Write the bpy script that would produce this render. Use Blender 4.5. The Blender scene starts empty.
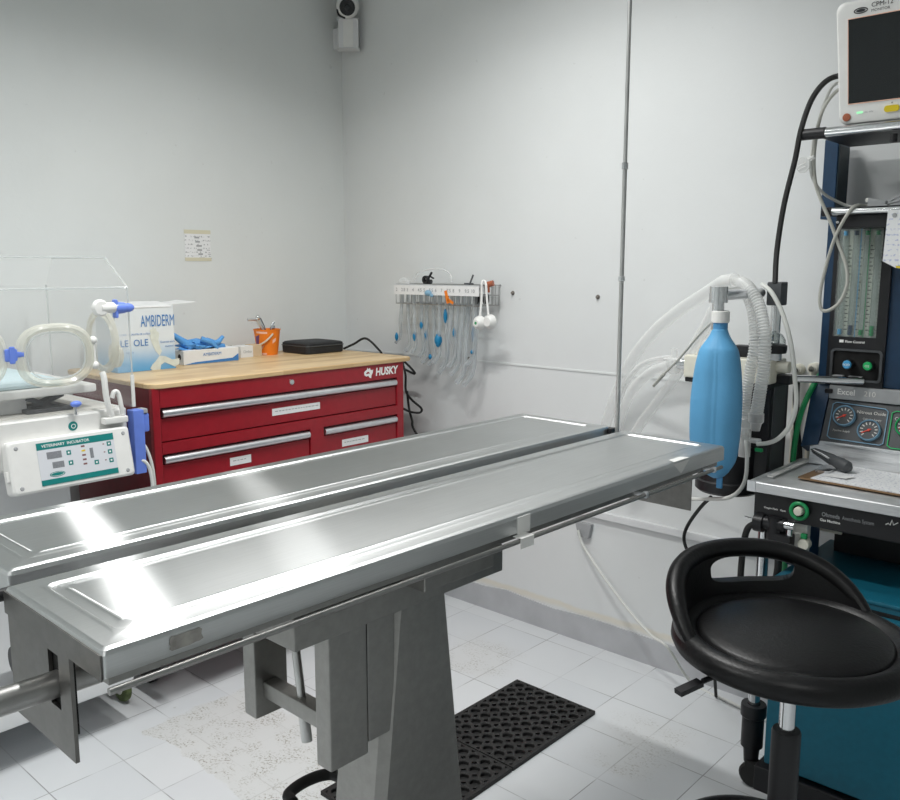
import bpy, bmesh, math, random
from mathutils import Vector, Matrix
random.seed(7)
SC = bpy.context.scene
COL = SC.collection
PI = math.pi
V = Vector

# ------------------------------------------------------------------ camera
F, PITCH, YAW, H = 857.0, math.radians(8.8), math.radians(42.4), 1.5
cd = bpy.data.cameras.new('camera'); cam = bpy.data.objects.new('camera', cd); COL.objects.link(cam)
cd.sensor_width = 36; cd.lens = F / 900 * 36; cd.clip_start = .02
cam.location = (0, 0, H); cam.rotation_euler = (PI / 2 - PITCH, 0, YAW)
SC.camera = cam


def ray(u, v):
    x, y = (u - 450) / F, (v - 400) / F
    c, s = math.cos(PITCH), math.sin(PITCH)
    Y = c * y + s; Z = -s * y + c
    return V((x * math.cos(YAW) - Z * math.sin(YAW), x * math.sin(YAW) + Z * math.cos(YAW), -Y))


# a measured point of the photograph put on a real plane of the room
def AZ(u, v, z): r = ray(u, v); return V((0, 0, H)) + r * ((z - H) / r.z)
def AY(u, v, y): r = ray(u, v); return V((0, 0, H)) + r * (y / r.y)
def AX(u, v, x): r = ray(u, v); return V((0, 0, H)) + r * (x / r.x)


# ------------------------------------------------------------------ materials
M = {}


def nodes(name):
    m = bpy.data.materials.new(name); m.use_nodes = True
    nt = m.node_tree; b = nt.nodes['Principled BSDF']; M[name] = m
    return m, nt, b


def mat(name, col, rough=.5, metal=0., noise=0., nscale=20., bump=0., bscale=80., spec=.5, emit=None, coat=0., alpha=1., trans=0., ior=1.45):
    m, nt, b = nodes(name)
    b.inputs['Base Color'].default_value = (*col, 1)
    b.inputs['Roughness'].default_value = rough
    b.inputs['Metallic'].default_value = metal
    b.inputs['Specular IOR Level'].default_value = spec
    b.inputs['Coat Weight'].default_value = coat
    b.inputs['Alpha'].default_value = alpha
    b.inputs['Transmission Weight'].default_value = trans
    b.inputs['IOR'].default_value = ior
    tc = nt.nodes.new('ShaderNodeTexCoord')
    if noise:
        n = nt.nodes.new('ShaderNodeTexNoise'); n.inputs['Scale'].default_value = nscale; n.inputs['Detail'].default_value = 5
        nt.links.new(tc.outputs['Object'], n.inputs['Vector'])
        r = nt.nodes.new('ShaderNodeMapRange'); r.inputs[1].default_value = .25; r.inputs[2].default_value = .75
        r.inputs[3].default_value = 1 - noise; r.inputs[4].default_value = 1 + noise
        nt.links.new(n.outputs['Fac'], r.inputs[0])
        mx = nt.nodes.new('ShaderNodeVectorMath'); mx.operation = 'SCALE'; mx.inputs[0].default_value = col
        nt.links.new(r.outputs[0], mx.inputs['Scale']); nt.links.new(mx.outputs[0], b.inputs['Base Color'])
    if bump:
        n = nt.nodes.new('ShaderNodeTexNoise'); n.inputs['Scale'].default_value = bscale; n.inputs['Detail'].default_value = 4
        nt.links.new(tc.outputs['Object'], n.inputs['Vector'])
        bp = nt.nodes.new('ShaderNodeBump'); bp.inputs['Strength'].default_value = bump; bp.inputs['Distance'].default_value = .01
        nt.links.new(n.outputs['Fac'], bp.inputs['Height']); nt.links.new(bp.outputs[0], b.inputs['Normal'])
    if emit:
        b.inputs['Emission Color'].default_value = (*emit[:3], 1); b.inputs['Emission Strength'].default_value = emit[3]
    return m


def math_node(nt, op, a, b=None, c=None):
    n = nt.nodes.new('ShaderNodeMath'); n.operation = op
    for i, x in enumerate((a, b, c)):
        if x is None: continue
        if isinstance(x, (int, float)): n.inputs[i].default_value = x
        else: nt.links.new(x, n.inputs[i])
    return n.outputs[0]


def mixc(nt, fac, a, b):
    n = nt.nodes.new('ShaderNodeMix'); n.data_type = 'RGBA'
    for sock, x in ((n.inputs['Factor'], fac), (n.inputs['A'], a), (n.inputs['B'], b)):
        if isinstance(x, tuple): sock.default_value = (*x, 1) if len(x) == 3 else x
        elif isinstance(x, (int, float)): sock.default_value = x
        else: nt.links.new(x, sock)
    return n.outputs['Result']


def tex_noise(nt, vec, scale, detail=4, rough=.5):
    n = nt.nodes.new('ShaderNodeTexNoise'); n.inputs['Scale'].default_value = scale; n.inputs['Detail'].default_value = detail
    n.inputs['Roughness'].default_value = rough
    nt.links.new(vec, n.inputs['Vector']); return n.outputs['Fac']


def ramp(nt, x, lo, hi, a=0., b=1.):
    r = nt.nodes.new('ShaderNodeMapRange'); r.interpolation_type = 'SMOOTHSTEP'
    r.inputs[1].default_value = lo; r.inputs[2].default_value = hi; r.inputs[3].default_value = a; r.inputs[4].default_value = b
    nt.links.new(x, r.inputs[0]); return r.outputs[0]


def sep(nt, vec):
    s = nt.nodes.new('ShaderNodeSeparateXYZ'); nt.links.new(vec, s.inputs[0]); return s.outputs


def brushed(name, col, rough, aniso, tangent, scratch=.12, axis=(60, 3, 60), rv=.15):
    m, nt, b = nodes(name)
    tc = nt.nodes.new('ShaderNodeTexCoord')
    mp = nt.nodes.new('ShaderNodeMapping'); mp.inputs['Scale'].default_value = axis
    nt.links.new(tc.outputs['Object'], mp.inputs[0])
    n1 = tex_noise(nt, mp.outputs[0], 6, 6, .6)
    n2 = tex_noise(nt, tc.outputs['Object'], 7, 5, .6)
    f = math_node(nt, 'ADD', math_node(nt, 'MULTIPLY', n1, .5), math_node(nt, 'MULTIPLY', n2, .5))
    k = ramp(nt, f, .3, .7, 1 - scratch, 1 + scratch)
    sc = nt.nodes.new('ShaderNodeVectorMath'); sc.operation = 'SCALE'; sc.inputs[0].default_value = col
    nt.links.new(k, sc.inputs['Scale']); nt.links.new(sc.outputs[0], b.inputs['Base Color'])
    nt.links.new(ramp(nt, n2, .3, .7, rough * (1 - rv), rough * (1 + rv)), b.inputs['Roughness'])
    b.inputs['Metallic'].default_value = 1
    b.inputs['Anisotropic'].default_value = aniso
    if aniso:
        c = nt.nodes.new('ShaderNodeCombineXYZ')
        for i in range(3): c.inputs[i].default_value = tangent[i]
        nt.links.new(c.outputs[0], b.inputs['Tangent'])
    return m




def slab_steel():
    """long-brushed sheet: highlights run across the brushing in narrow bands, over a soft base sheen"""
    m = bpy.data.materials.new('steel_top'); m.use_nodes = True; nt = m.node_tree; nt.nodes.clear(); M['steel_top'] = m
    out = nt.nodes.new('ShaderNodeOutputMaterial'); tc = nt.nodes.new('ShaderNodeTexCoord')
    mp = nt.nodes.new('ShaderNodeMapping'); mp.inputs['Scale'].default_value = (90, 1.5, 90); nt.links.new(tc.outputs['Object'], mp.inputs[0])
    k = ramp(nt, math_node(nt, 'ADD', math_node(nt, 'MULTIPLY', tex_noise(nt, mp.outputs[0], 6, 6, .6), .6), math_node(nt, 'MULTIPLY', tex_noise(nt, tc.outputs['Object'], 6, 5), .4)), .3, .7, .95, 1.05)
    sc = nt.nodes.new('ShaderNodeVectorMath'); sc.operation = 'SCALE'; sc.inputs[0].default_value = (.66, .67, .67); nt.links.new(k, sc.inputs['Scale'])
    tg = nt.nodes.new('ShaderNodeCombineXYZ'); tg.inputs[1].default_value = 1
    a = nt.nodes.new('ShaderNodeBsdfAnisotropic'); a.distribution = 'BECKMANN'
    a.inputs['Roughness'].default_value = .285; a.inputs['Anisotropy'].default_value = .80
    b = nt.nodes.new('ShaderNodeBsdfAnisotropic'); b.distribution = 'BECKMANN'; b.inputs['Roughness'].default_value = .462
    nt.links.new(tg.outputs[0], a.inputs['Tangent'])
    for n in (a, b): nt.links.new(sc.outputs[0], n.inputs['Color'])
    mx = nt.nodes.new('ShaderNodeMixShader'); mx.inputs[0].default_value = .87
    nt.links.new(a.outputs[0], mx.inputs[1]); nt.links.new(b.outputs[0], mx.inputs[2]); nt.links.new(mx.outputs[0], out.inputs[0])


slab_steel()
brushed('steel', (.33, .325, .31), .46, 0, None, .10, (9, 9, 9), .15)
brushed('steel_side', (.38, .375, .365), .42, 0, None, .10, (9, 9, 9), .15)
brushed('steel_bench', (.78, .79, .80), .46, .4, (0, 1, 0), .12, (3, 60, 60))
brushed('steel_dark', (.20, .195, .185), .42, 0, None, .15, (7, 7, 7), .12)
mat('chrome', (.72, .73, .74), .14, 1)
mat('pole_metal', (.55, .55, .54), .38, 1, .15, 15)
mat('aluminium', (.74, .75, .77), .38, 1, .05, 30)
mat('dark_gap', (.01, .01, .01), .9)
mat('red_paint', (.30, .010, .019), .34, 0, .10, 40, .08, 300, coat=.15)
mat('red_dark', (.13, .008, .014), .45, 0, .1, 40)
mat('white_text', (.86, .86, .84), .5)
mat('grey_text', (.35, .36, .37), .5)
mat('black_text', (.02, .02, .025), .5)
mat('label_paper', (.80, .80, .80), .7, 0, .04, 60)
mat('black_plastic', (.012, .012, .014), .42, 0, .1, 50)
mat('black_vinyl', (.0045, .0045, .005), .38, 0, .12, 25, .08, 160, spec=.36)
mat('black_rubber', (.016, .016, .016), .62, 0, .15, 40)
mat('black_case', (.018, .02, .023), .6, 0, .15, 60, .25, 220)
mat('white_plastic', (.78, .78, .76), .4, 0, .03, 30)
mat('cream_plastic', (.74, .72, .62), .45, 0, .04, 30)
mat('off_white', (.70, .69, .65), .5, 0, .04, 30)
mat('grey_plastic', (.36, .37, .38), .5, 0, .06, 40)
mat('dark_grey', (.07, .075, .08), .5, 0, .1, 40)
mat('blue_plastic', (.15, .25, .74), .4, 0, .05, 30)
mat('teal_panel', (.005, .20, .19), .5, 0, .05, 40)
mat('teal_paint', (.008, .115, .175), .38, 0, .08, 60, .06, 300)
mat('navy_paint', (.011, .042, .095), .4, 0, .12, 50, .06, 300)
mat('cabinet_top', (.004, .022, .032), .5, 0, .1, 40)
mat('blue_ring', (.22, .40, .55), .45)
mat('green', (.01, .28, .09), .35, 0, .05, 30)
mat('green_bright', (.02, .50, .15), .35)
mat('blue_knob', (.08, .38, .68), .35)
mat('blue_cuff', (.008, .20, .40), .4)
mat('orange', (.85, .22, .015), .45, 0, .06, 30)
mat('salmon', (.9, .55, .42), .5)
mat('glove_print', (.66, .70, .64), .5, 0, .08, 60)
mat('purple', (.16, .06, .18), .5)
mat('strap', (.62, .56, .45), .6)
mat('glove_blue', (.10, .33, .70), .5, 0, .1, 40)
mat('carton_blue', (.05, .20, .50), .6)
mat('carton_white', (.76, .77, .77), .6, 0, .03, 30)
mat('kraft', (.58, .45, .30), .8, 0, .08, 40)
mat('clipboard_brown', (.20, .12, .06), .6, 0, .15, 50)
mat('yellow', (.75, .58, .02), .5)
mat('lamp_red', (.40, .12, .06), .4)
mat('needle_red', (.75, .06, .03), .5)
mat('screen', (.006, .009, .010), .16, 0, spec=.5)
mat('led', (.3, .6, .35), .4, emit=(.3, .9, .45, .7))
mat('digit_grey', (.22, .23, .25), .5, 0, .2, 300)
mat('brown_led', (.22, .10, .10), .5)
mat('panel_face', (.66, .68, .72), .45)
mat('mattress', (.62, .76, .80), .6, 0, .05, 20)
mat('granules', (.60, .58, .48), .8, 0, .35, 160, .6, 160)
mat('wire', (.42, .42, .42), .35, 1)
mat('tape_white', (.80, .80, .78), .6)
mat('tape_grey', (.30, .29, .27), .7, 0, .4, 70)
mat('tape_yellow', (.66, .63, .48), .6)
mat('cord_white', (.66, .67, .64), .5)
mat('cord_grey', (.46, .46, .42), .5)
mat('conduit', (.72, .73, .74), .5)
mat('rust', (.22, .20, .18), .8, .4, .3, 60)
mat('moss_wheel', (.10, .13, .05), .7, 0, .4, 60)
mat('light_tube', (1, 1, 1), .5, emit=(1, .98, .95, 2.0))
mat('bag_blue', (.11, .36, .62), .55, 0, .06, 12, .10, 40)
mat('bag_seam', (.07, .27, .52), .5, 0, .05, 12)


def clear_mat(name, tint, gloss_rough, face, strength, haze=0., hazecol=(.8, .8, .8)):
    """thin clear plastic: see-through with a Fresnel sheen and some haze"""
    m = bpy.data.materials.new(name); m.use_nodes = True; nt = m.node_tree; nt.nodes.clear(); M[name] = m
    out = nt.nodes.new('ShaderNodeOutputMaterial')
    tr = nt.nodes.new('ShaderNodeBsdfTransparent'); tr.inputs[0].default_value = (*tint, 1)
    gl = nt.nodes.new('ShaderNodeBsdfGlossy'); gl.inputs['Roughness'].default_value = gloss_rough
    di = nt.nodes.new('ShaderNodeBsdfDiffuse'); di.inputs[0].default_value = (*hazecol, 1)
    tl = nt.nodes.new('ShaderNodeBsdfTranslucent'); tl.inputs[0].default_value = (*hazecol, 1)
    ad = nt.nodes.new('ShaderNodeMixShader'); ad.inputs[0].default_value = .45
    nt.links.new(di.outputs[0], ad.inputs[1]); nt.links.new(tl.outputs[0], ad.inputs[2])
    lw = nt.nodes.new('ShaderNodeLayerWeight'); lw.inputs['Blend'].default_value = .5
    f1 = ramp(nt, lw.outputs['Facing'], .2, 1., face, strength)
    f2 = ramp(nt, lw.outputs['Facing'], .2, 1., haze, min(1, haze * 2.2))
    m1 = nt.nodes.new('ShaderNodeMixShader'); nt.links.new(f2, m1.inputs[0]); nt.links.new(tr.outputs[0], m1.inputs[1]); nt.links.new(ad.outputs[0], m1.inputs[2])
    m2 = nt.nodes.new('ShaderNodeMixShader'); nt.links.new(f1, m2.inputs[0]); nt.links.new(m1.outputs[0], m2.inputs[1]); nt.links.new(gl.outputs[0], m2.inputs[2])
    nt.links.new(m2.outputs[0], out.inputs[0])
    return m


clear_mat('acrylic', (1, 1, 1), .04, .012, .10, .035, (.97, .98, .98))
clear_mat('acrylic_edge', (.95, .97, .97), .1, .05, .3, .45, (.86, .88, .88))
clear_mat('port_plastic', (.97, .96, .90), .15, .03, .2, .5, (.86, .85, .77))
clear_mat('clear_tube', (.92, .94, .95), .1, .06, .35, .40, (.78, .81, .82))
clear_mat('hose_plastic', (.97, .97, .97), .25, .04, .2, .6, (.93, .94, .93))
clear_mat('hose_clear', (.99, .99, .99), .2, .02, .10, .30, (.96, .97, .96))
clear_mat('glass', (.9, .93, .92), .05, .05, .6, .12, (.7, .75, .75))


def wall_mat(name, col, split=None):
    m, nt, b = nodes(name)
    tc = nt.nodes.new('ShaderNodeTexCoord'); g = nt.nodes.new('ShaderNodeNewGeometry')
    pos = g.outputs['Position']
    n = tex_noise(nt, pos, 1.6, 6, .6)
    c = mixc(nt, ramp(nt, n, .3, .75), tuple(x * .965 for x in col), tuple(min(1, x * 1.02) for x in col))
    # faint dark specks of wear
    sp = tex_noise(nt, pos, 34, 2, .5)
    c = mixc(nt, math_node(nt, 'MULTIPLY', ramp(nt, sp, .73, .80), .18), c, (.35, .34, .32))
    if split:
        z = sep(nt, pos)[2]
        wob = math_node(nt, 'ADD', z, math_node(nt, 'MULTIPLY', tex_noise(nt, pos, 9, 3), .03))
        line = math_node(nt, 'MULTIPLY', ramp(nt, wob, split, split + .025), ramp(nt, wob, split + .045, split + .03))
        c = mixc(nt, math_node(nt, 'MULTIPLY', line, .4), c, (.74, .64, .44))
    nt.links.new(c, b.inputs['Base Color'])
    b.inputs['Roughness'].default_value = .55
    bp = nt.nodes.new('ShaderNodeBump'); bp.inputs['Strength'].default_value = .035; bp.inputs['Distance'].default_value = .01
    nt.links.new(tex_noise(nt, pos, 60, 3), bp.inputs['Height']); nt.links.new(bp.outputs[0], b.inputs['Normal'])
    return m


wall_mat('wall_paint', (.745, .772, .765))
wall_mat('wall_paint_back', (.745, .765, .765), .118)
mat('baseboard_grey', (.47, .48, .50), .5, 0, .10, 9)


def floor_mat():
    m, nt, b = nodes('floor_tiles')
    g = nt.nodes.new('ShaderNodeNewGeometry'); pos = g.outputs['Position']
    x, y, z = sep(nt, pos)
    T = .2255

    def line(c, off, w):
        u = math_node(nt, 'FRACT', math_node(nt, 'DIVIDE', math_node(nt, 'SUBTRACT', c, off), T))
        d = math_node(nt, 'ABSOLUTE', math_node(nt, 'SUBTRACT', u, .5))
        return ramp(nt, d, .5 - w, .5 - w * .35)
    brk = ramp(nt, tex_noise(nt, pos, 5, 4), .38, .6, .25, 1)
    lx = line(x, -2.385 - 5 * T, .010); ly = line(y, .897 - 5 * T, .010)
    seams = math_node(nt, 'MULTIPLY', math_node(nt, 'MAXIMUM', lx, ly), brk)
    n = tex_noise(nt, pos, 2.2, 6, .6)
    # tone of each tile
    cx = math_node(nt, 'FLOOR', math_node(nt, 'DIVIDE', math_node(nt, 'SUBTRACT', x, -2.385 - 5 * T), T))
    cy = math_node(nt, 'FLOOR', math_node(nt, 'DIVIDE', math_node(nt, 'SUBTRACT', y, .897 - 5 * T), T))
    wn = nt.nodes.new('ShaderNodeTexWhiteNoise'); wn.noise_dimensions = '2D'
    cc = nt.nodes.new('ShaderNodeCombineXYZ'); nt.links.new(cx, cc.inputs[0]); nt.links.new(cy, cc.inputs[1]); nt.links.new(cc.outputs[0], wn.inputs['Vector'])
    tone = math_node(nt, 'ADD', math_node(nt, 'MULTIPLY', wn.outputs['Value'], .05), math_node(nt, 'MULTIPLY', n, .08))
    c = mixc(nt, ramp(nt, tone, .02, .12), (.62, .645, .67), (.70, .72, .735))
    c = mixc(nt, math_node(nt, 'MULTIPLY', seams, .75), c, (.16, .16, .16))
    # worn patches with gritty speckle
    wx = math_node(nt, 'ADD', x, math_node(nt, 'MULTIPLY', math_node(nt, 'SUBTRACT', tex_noise(nt, pos, 4, 5), .5), .30))
    wy = math_node(nt, 'ADD', y, math_node(nt, 'MULTIPLY', math_node(nt, 'SUBTRACT', tex_noise(nt, pos, 5, 5), .5), .16))

    def patch(x0, x1, y0, y1, s):
        a = math_node(nt, 'MULTIPLY', ramp(nt, wx, x0, x0 + s), ramp(nt, wx, x1, x1 - s))
        bb = math_node(nt, 'MULTIPLY', ramp(nt, wy, y0, y0 + s * .25), ramp(nt, wy, y1, y1 - s))
        return math_node(nt, 'MULTIPLY', a, bb)
    p1 = patch(-2.52, -1.50, 1.25, 1.66, .03)
    p2 = patch(-2.25, -1.85, 2.25, 2.62, .15)
    p3 = patch(-1.45, -1.05, 2.05, 2.55, .2)
    p4 = patch(-2.3, -1.7, 1.7, 2.1, .25)
    pm = math_node(nt, 'MAXIMUM', p1, math_node(nt, 'MULTIPLY', math_node(nt, 'MAXIMUM', p2, math_node(nt, 'MAXIMUM', p3, p4)), .6))
    c = mixc(nt, math_node(nt, 'MULTIPLY', pm, .7), c, (.60, .605, .595))
    g1 = tex_noise(nt, pos, 120, 4, .65); g2 = tex_noise(nt, pos, 13, 4, .6)
    grit = math_node(nt, 'MULTIPLY', ramp(nt, g1, .50, .62), ramp(nt, g2, .42, .60))
    c = mixc(nt, math_node(nt, 'MULTIPLY', math_node(nt, 'MULTIPLY', grit, pm), .75), c, (.20, .18, .13))
    # a few stray scuffs elsewhere
    g3 = ramp(nt, tex_noise(nt, pos, 26, 2), .745, .80)
    c = mixc(nt, math_node(nt, 'MULTIPLY', g3, .35), c, (.25, .25, .24))
    nt.links.new(c, b.inputs['Base Color'])
    nt.links.new(math_node(nt, 'ADD', math_node(nt, 'MULTIPLY', pm, .25), ramp(nt, n, .3, .7, .30, .42)), b.inputs['Roughness'])
    bp = nt.nodes.new('ShaderNodeBump'); bp.inputs['Strength'].default_value = .25; bp.inputs['Distance'].default_value = .004
    nt.links.new(math_node(nt, 'SUBTRACT', math_node(nt, 'MULTIPLY', math_node(nt, 'MULTIPLY', g1, pm), .6), seams), bp.inputs['Height']); nt.links.new(bp.outputs[0], b.inputs['Normal'])


floor_mat()


def wood_mat():
    m, nt, b = nodes('wood_top')
    g = nt.nodes.new('ShaderNodeNewGeometry')
    mp = nt.nodes.new('ShaderNodeMapping'); mp.inputs['Scale'].default_value = (30, 2.2, 30); nt.links.new(g.outputs['Position'], mp.inputs[0])
    x, y, z = sep(nt, g.outputs['Position'])
    st = nt.nodes.new('ShaderNodeTexWhiteNoise'); st.noise_dimensions = '2D'
    cc = nt.nodes.new('ShaderNodeCombineXYZ')
    row = math_node(nt, 'FLOOR', math_node(nt, 'DIVIDE', x, .042))
    nt.links.new(row, cc.inputs[0])
    nt.links.new(math_node(nt, 'FLOOR', math_node(nt, 'ADD', math_node(nt, 'DIVIDE', y, .34), math_node(nt, 'MULTIPLY', row, .37))), cc.inputs[1])
    nt.links.new(cc.outputs[0], st.inputs['Vector'])
    n = tex_noise(nt, mp.outputs[0], 3, 6, .65)
    f = math_node(nt, 'ADD', math_node(nt, 'MULTIPLY', st.outputs['Value'], .45), math_node(nt, 'MULTIPLY', n, .6))
    c = mixc(nt, ramp(nt, f, .15, .95), (.50, .33, .16), (.74, .56, .32))
    nt.links.new(c, b.inputs['Base Color']); b.inputs['Roughness'].default_value = .38


wood_mat()


def carton_mat():
    m, nt, b = nodes('glove_carton_print')
    g = nt.nodes.new('ShaderNodeNewGeometry'); x, y, z = sep(nt, g.outputs['Position'])
    n = tex_noise(nt, g.outputs['Position'], 14, 3)
    zz = math_node(nt, 'ADD', z, math_node(nt, 'MULTIPLY', n, .03))
    c = mixc(nt, ramp(nt, zz, 1.13, 1.27), (.10, .36, .66), (.72, .77, .80))
    nt.links.new(c, b.inputs['Base Color']); b.inputs['Roughness'].default_value = .45


carton_mat()


def paper_mat(name, lines, ink, axis):
    m, nt, b = nodes(name)
    tc = nt.nodes.new('ShaderNodeTexCoord')
    v = sep(nt, tc.outputs['Object'])
    l = math_node(nt, 'FRACT', math_node(nt, 'MULTIPLY', v[axis], lines))
    on = ramp(nt, math_node(nt, 'ABSOLUTE', math_node(nt, 'SUBTRACT', l, .5)), .25, .12)
    w = ramp(nt, tex_noise(nt, tc.outputs['Object'], 120, 2), .5, .6)
    f = math_node(nt, 'MULTIPLY', math_node(nt, 'MULTIPLY', on, w), .55)
    nt.links.new(mixc(nt, f, (.80, .81, .82), ink), b.inputs['Base Color']); b.inputs['Roughness'].default_value = .7


paper_mat('written_paper', 60, (.15, .16, .30), 1)
paper_mat('lined_paper', 75, (.25, .30, .60), 2)
paper_mat('note_paper', 62, (.10, .11, .13), 2)


# ------------------------------------------------------------------ mesh helper
class MB:
    def __init__(s): s.bm = bmesh.new()

    def box(s, x0, x1, y0, y1, z0, z1, bev=0., seg=2):
        g = bmesh.ops.create_cube(s.bm, size=1)['verts']
        for v in g: v.co = V(((x0 + x1) / 2 + v.co.x * (x1 - x0), (y0 + y1) / 2 + v.co.y * (y1 - y0), (z0 + z1) / 2 + v.co.z * (z1 - z0)))
        if bev:
            es = list({e for v in g for e in v.link_edges})
            bmesh.ops.bevel(s.bm, geom=es, offset=bev, segments=seg, affect='EDGES', profile=.5)
        return s

    def obox(s, c, ax, ay, az, dx, dy, dz, bev=0., seg=2):
        """box in its own axes: centre c, unit axes ax ay az, full sizes"""
        g = bmesh.ops.create_cube(s.bm, size=1)['verts']
        c, ax, ay, az = V(c), V(ax), V(ay), V(az)
        for v in g: v.co = c + ax * v.co.x * dx + ay * v.co.y * dy + az * v.co.z * dz
        if bev:
            es = list({e for v in g for e in v.link_edges})
            bmesh.ops.bevel(s.bm, geom=es, offset=bev, segments=seg, affect='EDGES', profile=.5)
        return s

    def hexa(s, lo, hi):
        """two quads joined: lo and hi are lists of four points"""
        vs = [s.bm.verts.new(p) for p in list(lo) + list(hi)]
        n = len(lo)
        s.bm.faces.new(vs[:n][::-1]); s.bm.faces.new(vs[n:])
        for i in range(n): s.bm.faces.new((vs[i], vs[(i + 1) % n], vs[n + (i + 1) % n], vs[n + i]))
        return s

    def poly(s, pts):
        s.bm.faces.new([s.bm.verts.new(p) for p in pts]); return s

    def prism(s, pts, d):
        d = V(d); return s.hexa([V(p) for p in pts], [V(p) + d for p in pts])

    def cyl(s, p0, p1, r, r1=None, n=20, caps=True):
        return s.tube([p0, p1], [r, r if r1 is None else r1], n, caps)

    def tube(s, pts, r, n=10, caps=True):
        pts = [V(p) for p in pts]
        rs = r if isinstance(r, (list, tuple)) else [r] * len(pts)
        t0 = (pts[1] - pts[0]).normalized()
        a = V((0, 0, 1)) if abs(t0.z) < .9 else V((1, 0, 0))
        u = t0.cross(a).normalized(); rings = []
        for i, p in enumerate(pts):
            t = (pts[min(i + 1, len(pts) - 1)] - pts[max(i - 1, 0)])
            if t.length < 1e-9: t = t0
            t.normalize(); u = (u - t * u.dot(t)).normalized(); w = t.cross(u)
            rings.append([s.bm.verts.new(p + (u * math.cos(k * 2 * PI / n) + w * math.sin(k * 2 * PI / n)) * rs[i]) for k in range(n)])
        for a_, b_ in zip(rings, rings[1:]):
            for k in range(n): s.bm.faces.new((a_[k], a_[(k + 1) % n], b_[(k + 1) % n], b_[k]))
        if caps: s.bm.faces.new(rings[0][::-1]); s.bm.faces.new(rings[-1])
        return s

    def loop(s, pts, r, n=8):
        """closed tube"""
        pts = [V(p) for p in pts]; N = len(pts); rings = []
        c = sum(pts, V()) / N
        nrm = V()
        for i in range(N): nrm += (pts[i] - c).cross(pts[(i + 1) % N] - c)
        nrm.normalize()
        for i, p in enumerate(pts):
            t = (pts[(i + 1) % N] - pts[i - 1]).normalized(); w = t.cross(nrm).normalized()
            rings.append([s.bm.verts.new(p + (w * math.cos(k * 2 * PI / n) + nrm * math.sin(k * 2 * PI / n)) * r) for k in range(n)])
        for i in range(N):
            a_, b_ = rings[i], rings[(i + 1) % N]
            for k in range(n): s.bm.faces.new((a_[k], a_[(k + 1) % n], b_[(k + 1) % n], b_[k]))
        return s

    def lathe(s, prof, c=(0, 0, 0), n=32, sx=1., sy=1., axis='z'):
        """profile of (r, z) pairs turned about an upright axis through c"""
        c = V(c); rings = []

        def mk(x, y, z):
            if axis == 'z': return c + V((x * sx, y * sy, z))
            if axis == 'y': return c + V((x * sx, z, y * sy))
            return c + V((z, x * sx, y * sy))
        for r, z in prof:
            if r < 1e-6: rings.append([s.bm.verts.new(mk(0, 0, z))])
            else: rings.append([s.bm.verts.new(mk(r * math.cos(k * 2 * PI / n), r * math.sin(k * 2 * PI / n), z)) for k in range(n)])
        for a_, b_ in zip(rings, rings[1:]):
            for k in range(n):
                k2 = (k + 1) % n
                if len(a_) == 1 and len(b_) == 1: continue
                if len(a_) == 1: s.bm.faces.new((a_[0], b_[k2], b_[k]))
                elif len(b_) == 1: s.bm.faces.new((a_[k], a_[k2], b_[0]))
                else: s.bm.faces.new((a_[k], a_[k2], b_[k2], b_[k]))
        return s

    def loft(s, loops, cap0=True, cap1=True):
        rs = [[s.bm.verts.new(p) for p in l] for l in loops]; n = len(rs[0])
        for a_, b_ in zip(rs, rs[1:]):
            for k in range(n): s.bm.faces.new((a_[k], a_[(k + 1) % n], b_[(k + 1) % n], b_[k]))
        if cap0: s.bm.faces.new(rs[0][::-1])
        if cap1: s.bm.faces.new(rs[-1])
        return s

    def ball(s, c, r, sx=1, sy=1, sz=1, n=16):
        g = bmesh.ops.create_uvsphere(s.bm, u_segments=n, v_segments=max(6, n // 2), radius=r)['verts']
        for v in g: v.co = V(c) + V((v.co.x * sx, v.co.y * sy, v.co.z * sz))
        return s

    def text(s, body, size, pos, right, up, bold=.0, align='LEFT', shear=0., depth=.0, sx=1.):
        cu = bpy.data.curves.new('lettering', 'FONT'); cu.body = body; cu.size = 1; cu.align_x = align; cu.align_y = 'CENTER'
        cu.offset = bold; cu.shear = shear; cu.resolution_u = 3
        o = bpy.data.objects.new('lettering', cu); COL.objects.link(o)
        me = bpy.data.meshes.new_from_object(o.evaluated_get(bpy.context.evaluated_depsgraph_get()))
        bpy.data.objects.remove(o); bpy.data.curves.remove(cu)
        r, u = V(right).normalized(), V(up).normalized(); nn = r.cross(u)
        for v in me.vertices: v.co = V(pos) + r * v.co.x * size * sx + u * v.co.y * size + nn * (.0006 + depth)
        s.bm.from_mesh(me); bpy.data.meshes.remove(me)
        return s

    def build(s, name, m, parent=None, smooth=True, org=None, sub=0, solid=0., solid_off=0., fix=True, angle=35):
        """link the collected shape as one mesh object; a part keeps the origin of its thing"""
        if parent is not None: o0 = V(parent['_o'])
        else: o0 = V(org) if org is not None else base_of(s.bm)
        bmesh.ops.translate(s.bm, verts=s.bm.verts, vec=-o0)
        if fix: bmesh.ops.recalc_face_normals(s.bm, faces=s.bm.faces)
        me = bpy.data.meshes.new(name); s.bm.to_mesh(me); s.bm.free()
        me.materials.append(M[m])
        if smooth:
            for p in me.polygons: p.use_smooth = True
            try: me.set_sharp_from_angle(angle=math.radians(angle))
            except Exception: pass
        o = bpy.data.objects.new(name, me); COL.objects.link(o)
        o['_o'] = tuple(o0)
        if parent is not None: o.parent = parent
        else: o.location = o0
        if smooth and not (solid or sub):
            md = o.modifiers.new('normals', 'WEIGHTED_NORMAL'); md.keep_sharp = True
        if solid:
            md = o.modifiers.new('thickness', 'SOLIDIFY'); md.thickness = solid; md.offset = solid_off
        if sub:
            md = o.modifiers.new('smooth', 'SUBSURF'); md.levels = sub; md.render_levels = sub
        return o


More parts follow.
